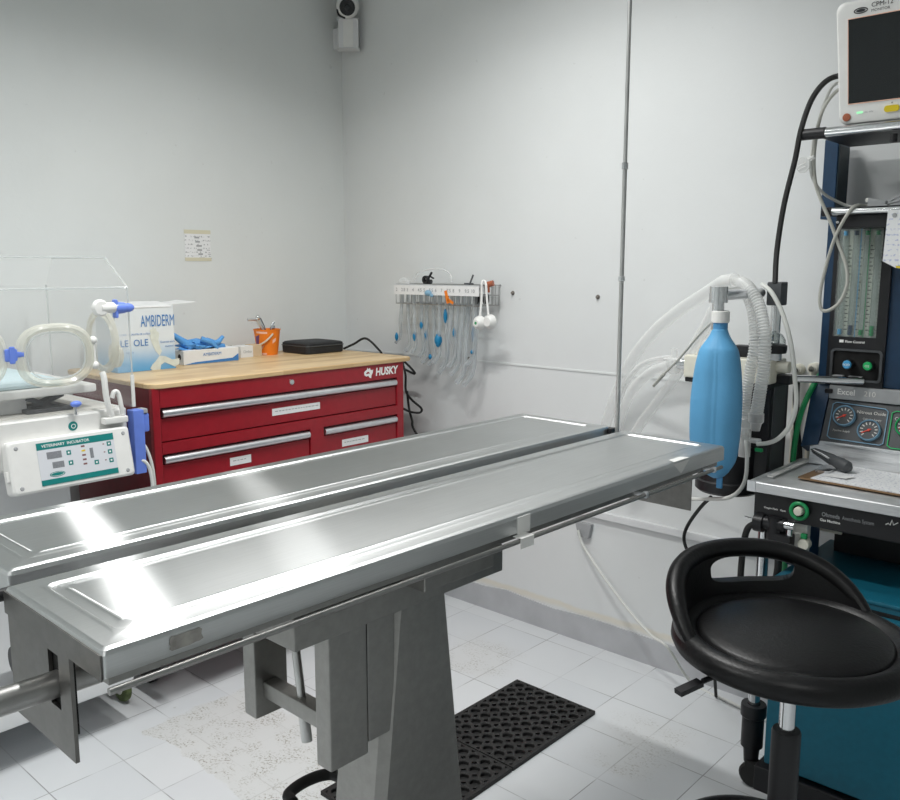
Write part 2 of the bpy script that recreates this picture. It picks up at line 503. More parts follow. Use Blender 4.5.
def base_of(bm):
    xs = [v.co for v in bm.verts]
    lo = V((min(c.x for c in xs), min(c.y for c in xs), min(c.z for c in xs))); hi = V((max(c.x for c in xs), max(c.y for c in xs), max(c.z for c in xs)))
    return V(((lo.x + hi.x) / 2, (lo.y + hi.y) / 2, lo.z))


def tag(o, label, cat, group=None):
    o['label'] = label; o['category'] = cat
    if group: o['group'] = group
    return o


def thing(name, label, cat, loc, group=None):
    o = bpy.data.objects.new(name, None); COL.objects.link(o); o.location = loc; o['_o'] = tuple(loc); o.empty_display_size = .05
    return tag(o, label, cat, group)


def struct(name, mb, m):
    o = mb.build(name, m, smooth=False); o['kind'] = 'structure'; return o


def spline(pts, n=8):
    """smooth path through the points"""
    P = [V(p) for p in pts]; P = [P[0] * 2 - P[1]] + P + [P[-1] * 2 - P[-2]]; out = []
    for i in range(1, len(P) - 2):
        a, b, c, d = P[i - 1:i + 3]
        for k in range(n):
            t = k / n
            out.append(.5 * (2 * b + (c - a) * t + (2 * a - 5 * b + 4 * c - d) * t * t + (3 * b - a - 3 * c + d) * t ** 3))
    out.append(P[-2]); return out


def cable(name, pts, r, m, label, cat, n=8, group=None):
    return tag(MB().tube(spline(pts), r, n).build(name, m), label, cat, group)


def rrect(x0, x1, y0, y1, r, n=4):
    """rounded rectangle as (x, y) pairs"""
    out = []
    for cx, cy, a in ((x1 - r, y1 - r, 0), (x0 + r, y1 - r, 90), (x0 + r, y0 + r, 180), (x1 - r, y0 + r, 270)):
        for k in range(n + 1):
            t = math.radians(a + 90 * k / n); out.append((cx + r * math.cos(t), cy + r * math.sin(t)))
    return out


def oval(cx, cy, a, b, n=40, p=2.6):
    out = []
    for k in range(n):
        t = 2 * PI * k / n; c, s = math.cos(t), math.sin(t)
        out.append((cx + a * math.copysign(abs(c) ** (2 / p), c), cy + b * math.copysign(abs(s) ** (2 / p), s)))
    return out


X3, Y3, Z3 = V((1, 0, 0)), V((0, 1, 0)), V((0, 0, 1))

# ------------------------------------------------------------------ the room
WX, WY, CZ = -3.24, 2.79, 2.86
RX, FY = 1.9, -2.4
struct('floor', MB().box(WX - .1, RX + .1, FY - .1, WY + .1, -.08, 0), 'floor_tiles')
struct('ceiling', MB().box(WX - .1, RX + .1, FY - .1, WY + .1, CZ, CZ + .08), 'wall_paint')
struct('wall_left', MB().box(WX - .1, WX, FY - .1, WY + .1, 0, CZ), 'wall_paint')
struct('wall_back', MB().box(WX, RX, WY, WY + .1, 0, CZ), 'wall_paint_back')
struct('wall_right', MB().box(RX, RX + .1, FY - .1, WY + .1, 0, CZ), 'wall_paint')
struct('wall_front', MB().box(WX, RX, FY - .1, FY, 0, CZ), 'wall_paint')
bb = MB()
pts = []
nseg = 40
for i in range(nseg + 1):      # a wavy painted band along the wall foot
    x = WX + (RX - WX) * i / nseg
    pts.append((x, .108 + .006 * math.sin(i * 1.7) + .004 * math.sin(i * 4.1)))
for i in range(nseg):
    (xa, za), (xb, zb) = pts[i], pts[i + 1]
    bb.hexa([(xa, WY - .006, 0), (xb, WY - .006, 0), (xb, WY, 0), (xa, WY, 0)], [(xa, WY - .006, za), (xb, WY - .006, zb), (xb, WY, zb), (xa, WY, za)])
struct('baseboard_back', bb, 'baseboard_grey')
struct('baseboard_left', MB().box(WX, WX + .006, FY, WY, 0, .108), 'baseboard_grey')
tr = MB()
zc = AY(500, 363, WY).z
tr.box(WX, -1.22, WY - .003, WY, zc - .004, zc + .003)
struct('trim_1', tr, 'wall_paint')

# ------------------------------------------------------------------ lights
def ceiling_light(x, y, ex, ey, power, label, col=(1, 1, .985)):
    t = thing('ceiling_light', label, 'light', (x, y, CZ), 'fluorescent ceiling lights')
    MB().box(x - ex / 2 - .03, x + ex / 2 + .03, y - ey / 2 - .03, y + ey / 2 + .03, CZ - .07, CZ, .01).build('housing', 'white_plastic', t)
    MB().box(x - ex / 2, x + ex / 2, y - ey / 2, y + ey / 2, CZ - .074, CZ - .0705).build('diffuser', 'light_tube', t)
    l = bpy.data.lights.new('lamp', 'AREA'); l.shape = 'RECTANGLE'; l.size = ex; l.size_y = ey; l.energy = power; l.color = col; l.spread = math.radians(150)
    o = bpy.data.objects.new('lamp', l); COL.objects.link(o); o.location = (0, 0, -.08); o.parent = t
    return t


ceiling_light(-1.72, 1.36, .7, .06, 20.5, 'white fluorescent ceiling fitting above the incubator end of the steel table')
ceiling_light(-1.75, 2.10, .9, .06, 6.5, 'white fluorescent ceiling fitting above the far end of the steel table')
ceiling_light(.35, -.5, .3, 1.2, 9, 'white fluorescent ceiling fitting beside the anaesthesia machine aisle')
ceiling_light(-2.0, -.75, .7, .10, 25, 'unseen added ceiling light brightening the incubator and left wall')  # added fill lamp, lifts the incubator side and the left wall

w = bpy.data.worlds.new('world'); SC.world = w; w.use_nodes = True
w.node_tree.nodes['Background'].inputs[0].default_value = (.8, .9, 1, 1); w.node_tree.nodes['Background'].inputs[1].default_value = .3
SC.view_settings.view_transform = 'Standard'
SC.view_settings.look = 'None'
SC.view_settings.exposure = .22
SC.cycles.transparent_max_bounces = 40

#@@PARTS

# ------------------------------------------------------------------ steel surgery table
tb = thing('surgery_table', 'brushed stainless steel surgery table with two long slabs on a flared pedestal', 'table', (-1.06, 1.01, 0))


def slab(x0, x1, y0, y1, top):
    m = MB(); L = []
    for ins, z in ((.012, top - .038), (0, top - .034), (0, top - .009), (0, top - .007), (.002, top - .002), (.007, top), (.009, top), (.030, top), (.033, top + .0012), (.037, top + .0012),
                   (.041, top - .0016), (.052, top - .0016), (.056, top - .0002), (.062, top - .0012)):
        L.append([(x, y, z) for x, y in rrect(x0 + ins, x1 - ins, y0 + ins, y1 - ins, max(.003, .006 - ins * .1) + (.012 if .03 < ins else 0), 4)])
    m.loft(L); return m


TZ = 1.083
slab(-1.158, -.873, .400, 1.912, TZ).build('table_slab', 'steel_top', tb, angle=24)
slab(-1.512, -1.2125, .424, 1.943, TZ).build('table_slab', 'steel_top', tb, angle=24)
# narrow angle strips that close the slab edges below
MB().box(-1.150, -.886, .412, 1.90, 1.034, 1.046).build('under_frame', 'steel', tb)
MB().box(-1.50, -1.225, .44, 1.93, 1.034, 1.046).build('under_frame', 'steel', tb)
# end plates: the near one has a slot the drain pipe passes through
ep = MB()
yp = .402
for x0, x1, z0, z1 in ((-1.157, -1.030, .908, 1.046), (-1.030, -1.000, .908, .965), (-1.000, -.968, .908, 1.046), (-1.030, -1.000, 1.036, 1.046)):
    ep.box(x0, x1, yp, yp + .005, z0, z1)
bmesh.ops.remove_doubles(ep.bm, verts=ep.bm.verts, dist=1e-5)
ep.build('end_plate', 'steel_dark', tb)
MB().box(-1.06, -.975, .408, .412, .94, 1.04).build('slot_shade', 'dark_gap', tb)  # near-black sheet that paints the shade inside the pipe slot
MB().box(-1.157, -.874, .3985, .4005, 1.047, 1.0775).build('end_strip', 'steel_dark', tb)
MB().box(-1.157, -.945, 1.893, 1.897, .912, 1.046, .002).build('end_plate', 'steel_dark', tb)
MB().cyl((-1.018, .285, .994), (-1.018, .60, .990), .0168, n=28).build('drain_pipe', 'steel_side', tb)
# accessory rail with stand-offs
rl = MB().cyl((-.860, .400, 1.0400), (-.860, 1.870, 1.0400), .0042, n=12)
rail = rl.build('accessory_rail', 'steel_side', tb)
for y in (1.53, 1.83):
    MB().box(-.888, -.862, y - .003, y + .003, 1.036, 1.044, .001).box(-.866, -.855, y - .005, y + .005, 1.034, 1.047, .002).build('rail_bracket', 'aluminium', rail)
# pedestal
MB().box(-1.16, -.955, .717, 1.19, .945, .997, .003).build('carrier_beam', 'steel', tb)
MB().box(-1.45, -.90, .93, 1.10, .990, 1.030, .003).build('cross_member', 'steel', tb)
cl = MB()
lo, hi = [], []


def colring(z):
    k = (.945 - z) * .112
    x0, x1, y0, y1 = -1.115, -.985, .945 - k, 1.078 + k
    c = .016
    return [(x1 - c, y0, z), (x1, y0 + c, z), (x1, y1 - c, z), (x1 - c, y1, z), (x0 + c, y1, z), (x0, y1 - c, z), (x0, y0 + c, z), (x0 + c, y0, z)]


cl.loft([colring(.946), colring(.62), colring(.03)]).build('pedestal_column', 'steel', tb, angle=20)
MB().box(-1.42, -.80, .70, 1.32, 0, .032, .006).build('pedestal_base', 'steel', tb)
MB().box(-1.026, -.988, .805, .885, .700, .946, .004).build('hanging_post', 'steel', tb)
MB().box(-1.026, -.988, .885, .945, .72, .946, .002).build('post_web', 'steel', tb)
MB().box(-1.232, -1.196, .805, .875, .712, 1.03, .004).build('hanging_post', 'steel', tb)
MB().box(-1.20, -1.02, .822, .852, .748, .778, .003).build('crossbar', 'steel', tb)
MB().cyl((-1.135, .836, .985), (-1.095, .838, .705), .0075, n=14).cyl((-1.102, .838, .75), (-1.094, .838, .700), .0095, n=14).build('gas_strut', 'pole_metal', tb)
pd = MB().tube(spline([(-1.11, 1.02, .485), (-1.23, 1.02, .487), (-1.262, 1.005, .487), (-1.272, .96, .487), (-1.262, .915, .487), (-1.235, .905, .487)], 6), .0115, 12)
pd.build('pump_handle', 'black_rubber', tb)
MB().cyl((-1.235, .905, .487), (-1.11, .91, .487), .006, n=12).build('handle_rod', 'chrome', tb)
# clamps between the slabs at the near end
MB().cyl((-1.185, .36, 1.062), (-1.185, .52, 1.062), .009, n=14).build('clamp_tube', 'black_plastic', tb)
MB().ball((-1.19, .37, 1.040), .011).build('clamp_knob', 'chrome', tb)
MB().lathe([(0, -.02), (.02, -.02), (.024, -.012), (.024, .012), (.02, .02), (0, .02)], (-1.205, .44, .955), 20, axis='y').build('clamp_knob', 'black_plastic', tb)
MB().box(-1.214, -1.196, .43, .46, .955, 1.03).build('clamp_bracket', 'dark_grey', tb)
MB().box(-1.222, -1.2, 1.93, 1.955, 1.052, 1.078, .003).cyl((-1.21, 1.95, 1.068), (-1.21, 1.962, 1.068), .009, n=12).build('latch', 'black_plastic', tb)
# tape stuck on the slab edge
tp = MB()
yt = 1.128
tp.box(-.8728, -.8715, yt, yt + .034, 1.046, 1.077).box(-.873, -.853, yt - .012, yt + .022, 1.0452, 1.0462).box(-.8545, -.8535, yt - .014, yt + .022, 1.028, 1.0457)
tp.build('edge_tape', 'tape_white', tb)['label'] = 'folded strip of white tape'
t2 = MB().poly([(-.8725, 1.665, 1.079), (-.8725, 1.735, 1.079), (-.8725, 1.70, 1.052)]).poly([(-.8725, 1.665, 1.0838), (-.8725, 1.735, 1.0838), (-.890, 1.725, 1.0842), (-.890, 1.675, 1.0842)])
t2.build('corner_tape', 'tape_white', tb)['label'] = 'triangular scrap of white tape'
g = MB(); rr = random.Random(3)
ring = []
for k in range(22):
    t = 2 * PI * k / 22; a = .021 * (1 + rr.uniform(-.08, .08)); b = .0085 * (1 + rr.uniform(-.1, .1))
    ring.append((-.8724, .502 + a * max(-1, min(1, 1.35 * math.cos(t))), 1.0645 + b * max(-1, min(1, 1.35 * math.sin(t)))))
g.poly(ring).build('worn_sticker', 'tape_grey', tb)['label'] = 'worn grey sticker residue'
tb.rotation_euler.z = -.0145

# thin pole clamped to the far corner of the slab
pp = AY(617, 431, 1.925); pp = (pp.x, pp.y)
pl = thing('metal_pole', 'thin vertical metal pole rising behind the table from its far end', 'pole', (pp[0], pp[1], .98))
MB().cyl((pp[0], pp[1], .98), (pp[0], pp[1], 1.75), .0056, n=14).build('lower_tube', 'pole_metal', pl)
MB().cyl((pp[0], pp[1], 1.75), (pp[0], pp[1], CZ), .005, n=14).build('upper_tube', 'pole_metal', pl)
MB().cyl((pp[0], pp[1], 1.742), (pp[0], pp[1], 1.758), .0082, n=14).build('collar', 'chrome', pl)
MB().cyl((pp[0], pp[1], 1.465), (pp[0], pp[1], 1.477), .0085, n=14).build('collar', 'chrome', pl)
MB().box(pp[0] - .014, pp[0] + .014, 1.893, 1.94, .985, 1.04, .003).build('clamp', 'dark_grey', pl)

# ------------------------------------------------------------------ red tool chest
K = .963
CX = -2.562
CY0, CY1 = 1.375, 2.515
ch = thing('tool_chest', 'red steel tool chest with a wooden top against the wall', 'tool chest', ((CX - 3.16) / 2, (CY0 + CY1) / 2, 0))


def cz(z): return H - (H - z) * K


def cyy(y): return y * K


TOPZ = 1.126
body = MB().box(-3.15, CX - .018, CY0, CY1, .225, 1.110, .004)
body.build('chest_body', 'red_dark', ch)
# face frame: posts, rails
fr = MB()
dx0, dx1 = CX - .022, CX
ya, yb, yc, yd = cyy(1.456), cyy(2.094), cyy(2.160), cyy(2.572)
fr.box(dx0, dx1, CY0, ya, .225, 1.110, .003).box(dx0, dx1, yd, CY1, .225, 1.110, .003)
fr.box(dx0, dx1, ya, yd, cz(1.028), 1.110)
fr.box(dx0, dx1, ya, yd, cz(.866), cz(.905)).box(dx0, dx1, yb, yc, .225, cz(.866)).box(dx0, dx1, ya, yd, .225, .25)
fr.build('face_frame', 'red_paint', ch)


def drawer(y0, y1, z0, z1, lab):
    d = MB().box(CX - .03, CX - .006, y0 + .003, y1 - .003, z0 + .004, z1 - .034, .002).build('drawer', 'red_paint', ch)
    MB().box(CX - .03, CX - .024, y0 + .002, y1 - .002, z1 - .034, z1 + .002).build('drawer_gap', 'dark_gap', d)
    # rolled aluminium pull along the top edge
    hp = [(CX - .022, z1 - .004), (CX - .002, z1 - .004), (CX + .004, z1 - .007), (CX + .008, z1 - .012), (CX + .009, z1 - .018), (CX + .007, z1 - .024), (CX + .002, z1 - .029), (CX - .022, z1 - .031)]
    h = MB(); h.prism([(x, y0 + .006, z) for x, z in hp], (0, y1 - y0 - .012, 0)); h.build('handle', 'aluminium', d, angle=50)
    if lab:
        a, b, zt, zb = lab
        MB().box(CX - .007, CX - .0048, a, b, zb, zt).build('label_holder', 'label_paper', d)
        mm = MB(); zz = (zt + zb) / 2
        r = random.Random(int(a * 1000)); y = a + .012
        while y < b - .018:
            ww = r.uniform(.006, .016); mm.box(CX - .0049, CX - .0046, y, y + ww, zz - .0015 + .002, zz + .0015 + .002); y += ww + .004
        mm.build('label_writing', 'grey_text', d)
    return d


drawer(ya, yd, cz(.905), cz(1.024), (cyy(1.917), cyy(2.148), cz(.968), cz(.941)))
drawer(ya, yb, cz(.66), cz(.862), (cyy(1.724), cyy(1.815), cz(.809), cz(.779)))
drawer(yc, yd, cz(.66), cz(.862), (cyy(2.26), cyy(2.404), cz(.797), cz(.768)))
drawer(ya, yb, .47, .665, None); drawer(yc, yd, .47, .665, None)
drawer(ya, yb, 0.255, .465, None); drawer(yc, yd, 0.255, .465, None)
fr2 = MB().box(dx0, dx1 - .001, ya, yd, .463, .475).box(dx0, dx1 - .001, ya, yd, .66, cz(.662) + .004); fr2.build('drawer_rail', 'red_paint', ch)
wt = MB(); L = []
for ins, z in ((.002, 1.109), (0, 1.111), (0, TOPZ - .003), (.003, TOPZ)):
    L.append([(x, y, z) for x, y in rrect(-3.19 + ins, CX + .006 - ins, CY0 - .006 + ins, CY1 + .055 - ins, .035, 6)])
wt.loft(L).build('wooden_top', 'wood_top', ch)
lk = AX(291.7, 382, CX)
MB().lathe([(0, .004), (.009, .004), (.011, 0), (.011, -.002)], (CX, lk.y, lk.z), 20, axis='x').build('lock', 'chrome', ch)
p = AX(376.5, 372.5, CX)
lg = MB().text('HUSKY', .043, (CX, p.y - .006, p.z + .001), Y3, Z3, .04, shear=.12, sx=.90)
lg.build('maker_lettering', 'white_text', ch)
# small dog's head emblem before the lettering
e0 = AX(364, 374.5, CX)
em = MB()
sil = [(0, 4), (3, 7), (8, 9), (10, 14), (13, 10), (17, 13), (18, 9), (23, 7), (26, 9), (25, 2), (21, -4), (20, -10), (15, -8), (12, -4), (6, -5), (1, -2)]
em.poly([(CX + .0006, e0.y + a * .0019, e0.z + b * .0019) for a, b in sil]); em.build('maker_emblem', 'white_text', ch)
em = MB().poly([(CX + .0011, e0.y + a * .0019, e0.z + b * .0019) for a, b in [(5, 1), (10, 5), (14, 4), (16, 0), (12, 1), (8, 0)]]); em.build('emblem_mark', 'red_paint', ch)
for x in (-3.05, -2.80):
    for y in (CY0 + .06, CY1 - .1):
        MB().lathe([(0, -.018), (.05, -.018), (.058, -.01), (.058, .01), (.05, .018), (0, .018)], (x, y, .058), 20, axis='y').box(x - .03, x + .03, y - .03, y + .03, .1, .23).build('caster', 'black_rubber', ch)

# ------------------------------------------------------------------ things on the wooden top
gc = thing('glove_carton', 'large blue and white printed carton of gloves standing on the wooden top', 'carton', (-3.0, 1.60, TOPZ))
gy0, gy1, gx, gz = 1.475, 1.735, -2.92, 1.362
a = AX(118, 372, gx); b2 = AX(176, 368, gx)
gy0, gy1 = a.y, b2.y
MB().box(gx - .15, gx, gy0, gy1, TOPZ, gz, .001).build('box_body', 'glove_carton_print', gc, smooth=False)
fl = MB().prism([(gx - .02, gy1, gz), (gx - .14, gy1, gz), (gx - .15, gy1 + .10, gz + .010), (gx - .02, gy1 + .11, gz + .006)], (0, 0, .002))
fl.build('side_flap', 'carton_white', gc, smooth=False)
MB().hexa([(gx, gy0 + .06, gz), (gx, gy0 + .22, gz), (gx + .002, gy0 + .22, gz - .006), (gx + .002, gy0 + .06, gz - .006)], [(gx - .1, gy0 + .06, gz + .014), (gx - .1, gy0 + .22, gz + .012), (gx - .1, gy0 + .22, gz + .010), (gx - .1, gy0 + .06, gz + .012)]).build('front_flap', 'carton_white', gc, smooth=False)
q = AX(140.5, 322, gx + .001)
gt = MB().text('AMBIDERM', .060, (q.x, q.y, q.z), Y3, Z3, .0, sx=.46)
gt.build('printed_title', 'carton_blue', gc)
q = AX(120, 344.5, gx + .001)
MB().text('LE  OLE', .034, (q.x, q.y, q.z), Y3, Z3, .0, sx=.95).text('L I N E   GUANTES DE LATEX', .009, (q.x, q.y, q.z + .032), Y3, Z3).text('100   P Z A S', .009, (q.x, q.y, q.z - .033), Y3, Z3).build('printed_subtitle', 'carton_blue', gc)
q = AX(160, 342, gx + .001)
MB().text('Guantes para', .011, (q.x, q.y, q.z), Y3, Z3).text('examen', .011, (q.x, q.y + .02, q.z - .016), Y3, Z3).build('printed_note', 'carton_blue', gc)
# printed picture of two gloved hands
o = AX(157, 352, gx + .0012)


def flat(pts, k=.0010): return [(gx + .0012, o.y + a * k, o.z + b * k) for a, b in pts]


pic = MB()
pic.poly(flat([(-26, 64), (-20, 40), (-6, 5), (10, -14), (20, 2), (10, 30), (8, 44), (12, 66), (10, 74), (4, 76), (0, 88), (-6, 86), (-8, 92), (-14, 90), (-14, 84), (-20, 86), (-24, 80), (-20, 66)]))
pic.poly(flat([(-22, -66), (-8, -74), (10, -66), (14, -48), (30, -40), (70, -60), (88, -50), (90, -30), (60, -32), (34, -18), (10, -14), (-8, -34), (-20, -44), (-30, -58)]))
pic.build('printed_hands', 'glove_print', gc)

gb = thing('glove_dispenser_box', 'small flat white glove box with blue print in front of the wall', 'box', (-2.98, 1.83, TOPZ))
A1 = AZ(184, 367, TOPZ); A2 = AZ(239, 360.5, TOPZ)
gx1 = -2.97
y0 = AX(184, 366, gx1).y; y1 = AX(239, 360, gx1).y
MB().box(gx1 - .11, gx1, y0, y1, TOPZ, TOPZ + .056, .002).build('box_body', 'carton_white', gb, smooth=False)
MB().prism([(gx1 + .0006, y0 + .004, TOPZ + .002), (gx1 + .0006, y1 - .002, TOPZ + .002), (gx1 + .0006, y1 - .002, TOPZ + .030), (gx1 + .0006, y1 - .03, TOPZ + .014), (gx1 + .0006, y0 + .05, TOPZ + .009)], (.0004, 0, 0)).build('printed_wave', 'carton_blue', gb, smooth=False)
MB().text('AMBIDERM', .017, (gx1 + .0005, (y0 + y1) / 2 - .04, TOPZ + .036), Y3, Z3, 0).build('printed_title', 'carton_blue', gb)
MB().lathe([(0, .0005), (.012, .0005)], (gx1 - .03, y0 - .0006, TOPZ + .03), 12, axis='y').build('printed_seal', 'black_text', gb)
MB().poly([((gx1 - .055) + .032 * math.cos(t * PI / 10), (y0 + y1) / 2 - .02 + .085 * math.sin(t * PI / 10), TOPZ + .0566) for t in range(20)]).build('opening', 'dark_gap', gb)
# crumpled gloves pulled out of the box
gl = MB(); r = random.Random(5); cx, cy, c_z = gx1 - .055, (y0 + y1) / 2 - .03, TOPZ + .055
N = 44; ringsn = 9; loops = []
for j in range(ringsn):
    f = j / (ringsn - 1); L = []
    for k in range(N):
        t = 2 * PI * k / N
        rad = (1 - f ** 2.2) * (1 + .28 * math.sin(5 * t + 3 * f * 4) + .16 * math.sin(9 * t - 2)) + .02
        L.append((cx + .042 * rad * math.cos(t), cy + .085 * rad * math.sin(t) + .012 * math.sin(f * 6), c_z + .042 * f + .010 * math.sin(4 * t + f * 9) * (1 - f)))
    loops.append(L)
gl.loft(loops)
tl = spline([(cx + .01, cy - .05, c_z + .02), (cx + .01, cy - .085, c_z + .045), (cx, cy - .115, c_z + .072)], 5)
gl.tube(tl, [.018 - .011 * i / (len(tl) - 1) for i in range(len(tl))], 10)
tl = spline([(cx + .02, cy + .03, c_z + .03), (cx + .03, cy + .07, c_z + .022), (cx + .03, cy + .10, c_z + .045)], 5)
gl.tube(tl, [.015 - .008 * i / (len(tl) - 1) for i in range(len(tl))], 10)
tl = spline([(cx + .03, cy + .0, c_z + .04), (cx + .045, cy + .035, c_z + .025), (cx + .05, cy + .06, c_z + .0)], 5)
gl.tube(tl, [.013 - .007 * i / (len(tl) - 1) for i in range(len(tl))], 10)
tag(gl.build('rubber_gloves', 'glove_blue', angle=70), 'crumpled blue gloves pulled from the flat white glove box', 'gloves')
q = AX(229.5, 350, -3.10)
wr = MB(); r = random.Random(8); loops = []
for j in range(6):
    f = j / 5; L = []
    for k in range(20):
        t = 2 * PI * k / 20; rad = (1 - f * .7) * (1 + .3 * math.sin(3 * t + 5 * f) + r.uniform(-.08, .08))
        L.append((q.x + .02 * rad * math.cos(t), q.y + .026 * rad * math.sin(t), TOPZ + .052 * f))
    loops.append(L)
tag(wr.build('crumpled_wrapper', 'clear_tube', angle=70) if False else wr.loft(loops).build('crumpled_wrapper', 'cord_grey', angle=70), 'small crumpled grey wrapper standing behind the flat white glove box', 'wrapper')
sb = thing('small_carton', 'little white and brown cardboard box between glove box and orange bucket', 'box', (-2.93, 2.02, TOPZ))
sx = -3.045; y0 = AX(241, 358, sx).y; y1 = AX(262, 355, sx).y; ym = y0 + (y1 - y0) * .58
MB().box(sx - .06, sx, y0, ym, TOPZ, TOPZ + .048, .001).build('white_half', 'carton_white', sb, smooth=False)
MB().box(sx - .06, sx, ym, y1, TOPZ, TOPZ + .050, .001).build('brown_half', 'kraft', sb, smooth=False)
MB().text('Ortho', .016, (sx + .0004, y0 + .012, TOPZ + .024), Y3, Z3).build('printed_word', 'grey_text', sb)

# orange bucket with tools standing in it
bx = -3.045
q = AX(272, 355, bx); bc = V((bx - .045, q.y + .010, TOPZ))
bk = thing('bucket', 'small orange paint bucket holding metal tools', 'bucket', bc)
hb = AX(272, 329.5, bx).z
MB().lathe([(0, TOPZ + .003), (.040, TOPZ + .001), (.043, TOPZ), (.044, TOPZ + .004), (.0565, hb - .006), (.0585, hb - .004), (.0585, hb), (.055, hb), (.042, TOPZ + .008), (0, TOPZ + .008)], (bc.x, bc.y, 0), 40).build('pail', 'orange', bk)
def onb(a, z, out=.0008):
    rr_ = .044 + (z - TOPZ) / (hb - TOPZ) * .0125 + out
    return V((bc.x + rr_ * math.cos(a), bc.y + rr_ * math.sin(a), z))
def bpatch(pts, name, m):
    """pts: (angle deg, height fraction) outline as strip pairs"""
    mb = MB(); lo_, hi_ = pts; n = 8
    vs = []
    for i in range(n + 1):
        f = i / n
        a0 = math.radians(lo_[0] + (lo_[2] - lo_[0]) * f); a1 = math.radians(hi_[0] + (hi_[2] - hi_[0]) * f)
        z0 = TOPZ + (hb - TOPZ) * (lo_[1] + (lo_[3] - lo_[1]) * f); z1 = TOPZ + (hb - TOPZ) * (hi_[1] + (hi_[3] - hi_[1]) * f)
        vs.append((mb.bm.verts.new(onb(a0, z0)), mb.bm.verts.new(onb(a1, z1))))
    for p_, q_ in zip(vs, vs[1:]): mb.bm.faces.new((p_[0], q_[0], q_[1], p_[1]))
    return mb.build(name, m, bk)
# camera sees the bucket from about -35 degrees
bpatch(((-105, .12, -88, .2), (-100, .72, -72, .80)), 'printed_badge', 'purple')
bpatch(((-88, .02, -40, .02), (-88, .09, -40, .09)), 'printed_band', 'salmon')
bpatch(((-88, .86, -35, .84), (-88, .94, -35, .92)), 'printed_band', 'salmon')
bpatch(((-78, .16, -60, .26), (-72, .30, -50, .42)), 'printed_flash', 'salmon')
bpatch(((-10, .45, 8, .55), (-10, .60, 8, .68)), 'printed_flash', 'salmon')
hd = MB(); pts_ = []
for k in range(13):
    f = k / 12; a = math.radians(-128 + 118 * f); z = TOPZ + (hb - TOPZ) * (.42 + .42 * f - .22 * math.sin(f * PI))
    pts_.append(onb(a, z, .003 + .010 * math.sin(f * PI)))
hd.tube(pts_, .0042, 8); hd.build('handle', 'strap', bk)


def tool(pts, r, m, label, cat='tool', name='hand_tool', extra=None):
    mb = MB().tube(spline(pts, 6), r, 10)
    if extra: extra(mb)
    tag(mb.build(name, m), label, cat, 'tools in the orange bucket')


zb = hb - .06
b = bc
tool([(b.x + .01, b.y - .01, zb), (b.x + .01, b.y - .032, hb), (b.x + .005, b.y - .05, hb + .035), (b.x + .005, b.y - .062, hb + .043), (b.x + .005, b.y - .10, hb + .045)], .0055, 'aluminium', 'bent steel tool leaning furthest left in the orange bucket')
tool([(b.x + .0, b.y + .0, zb), (b.x, b.y - .018, hb), (b.x, b.y - .045, hb + .05)], .007, 'chrome', 'thick shiny tool shaft beside the bent tool in the bucket', extra=lambda mb: mb.ball((b.x, b.y - .045, hb + .05), .011))
tool([(b.x - .02, b.y + .01, zb), (b.x - .02, b.y + .0, hb), (b.x - .022, b.y - .02, hb + .045)], .006, 'dark_grey', 'dark tool shaft at the back of the orange bucket')
tool([(b.x + .005, b.y + .02, zb), (b.x + .005, b.y + .022, hb + .01), (b.x + .005, b.y + .034, hb + .03)], .006, 'chrome', 'short shiny tool at the right side of the orange bucket', extra=lambda mb: mb.box(b.x - .005, b.x + .012, b.y + .018, b.y + .036, hb - .005, hb + .014, .003))

# black zip case
x0c = -2.94
yl = AX(286, 350, x0c - .15).y; yr = AX(345, 352, x0c).y
cs = thing('zip_case', 'flat black zipped case lying in the corner of the wooden top', 'case', (x0c - .09, (yl + yr) / 2, TOPZ))
m = MB(); L = []
for ins, z in ((.006, 0), (.001, .004), (0, .026), (.001, .044), (.008, .052), (.03, .056)):
    L.append([(x, y, TOPZ + z + (.004 * math.sin(7 * y) if z > .05 else 0)) for x, y in rrect(x0c - .19 + ins, x0c - ins, yl + ins, yr - ins, .02, 5)])
m.loft(L).build('case_body', 'black_case', cs)
MB().loop([(x, y, TOPZ + .034) for x, y in rrect(x0c - .191, x0c + .0012, yl - .001, yr + .001, .02, 5)], .0022, 6).build('zip', 'dark_grey', cs)

# black power cable dropping behind the chest
c1 = AZ(349, 351.5, TOPZ + .006)
cable('power_cable', [(-2.98, 2.545, TOPZ + .008), (-2.94, 2.572, TOPZ + .03), AY(366, 338.5, 2.60), AY(380, 351, 2.63), AY(385, 358, 2.66), (-2.68, 2.70, 1.03), AY(403, 362, 2.66) + V((0, 0, .005)), AY(405.5, 375, 2.62), AY(406, 391, 2.63), AY(412, 400, 2.66), AY(421, 408, 2.69), AY(420, 412.5, 2.69), AY(411, 412, 2.65), AY(402, 408, 2.61)], .0052, 'black_rubber', 'black power cord arching off the wooden top and looping down the wall side', 'cable')
cable('power_cable', [AY(407, 391, 2.655), AY(409, 408, 2.66), AY(412, 420, 2.66), AY(416, 433, 2.66), (-2.46, 2.68, .6), (-2.51, 2.70, .2), (-2.52, 2.70, .006)], .0052, 'black_rubber', 'black cable hanging straight down between chest and wall below the loop', 'cable')

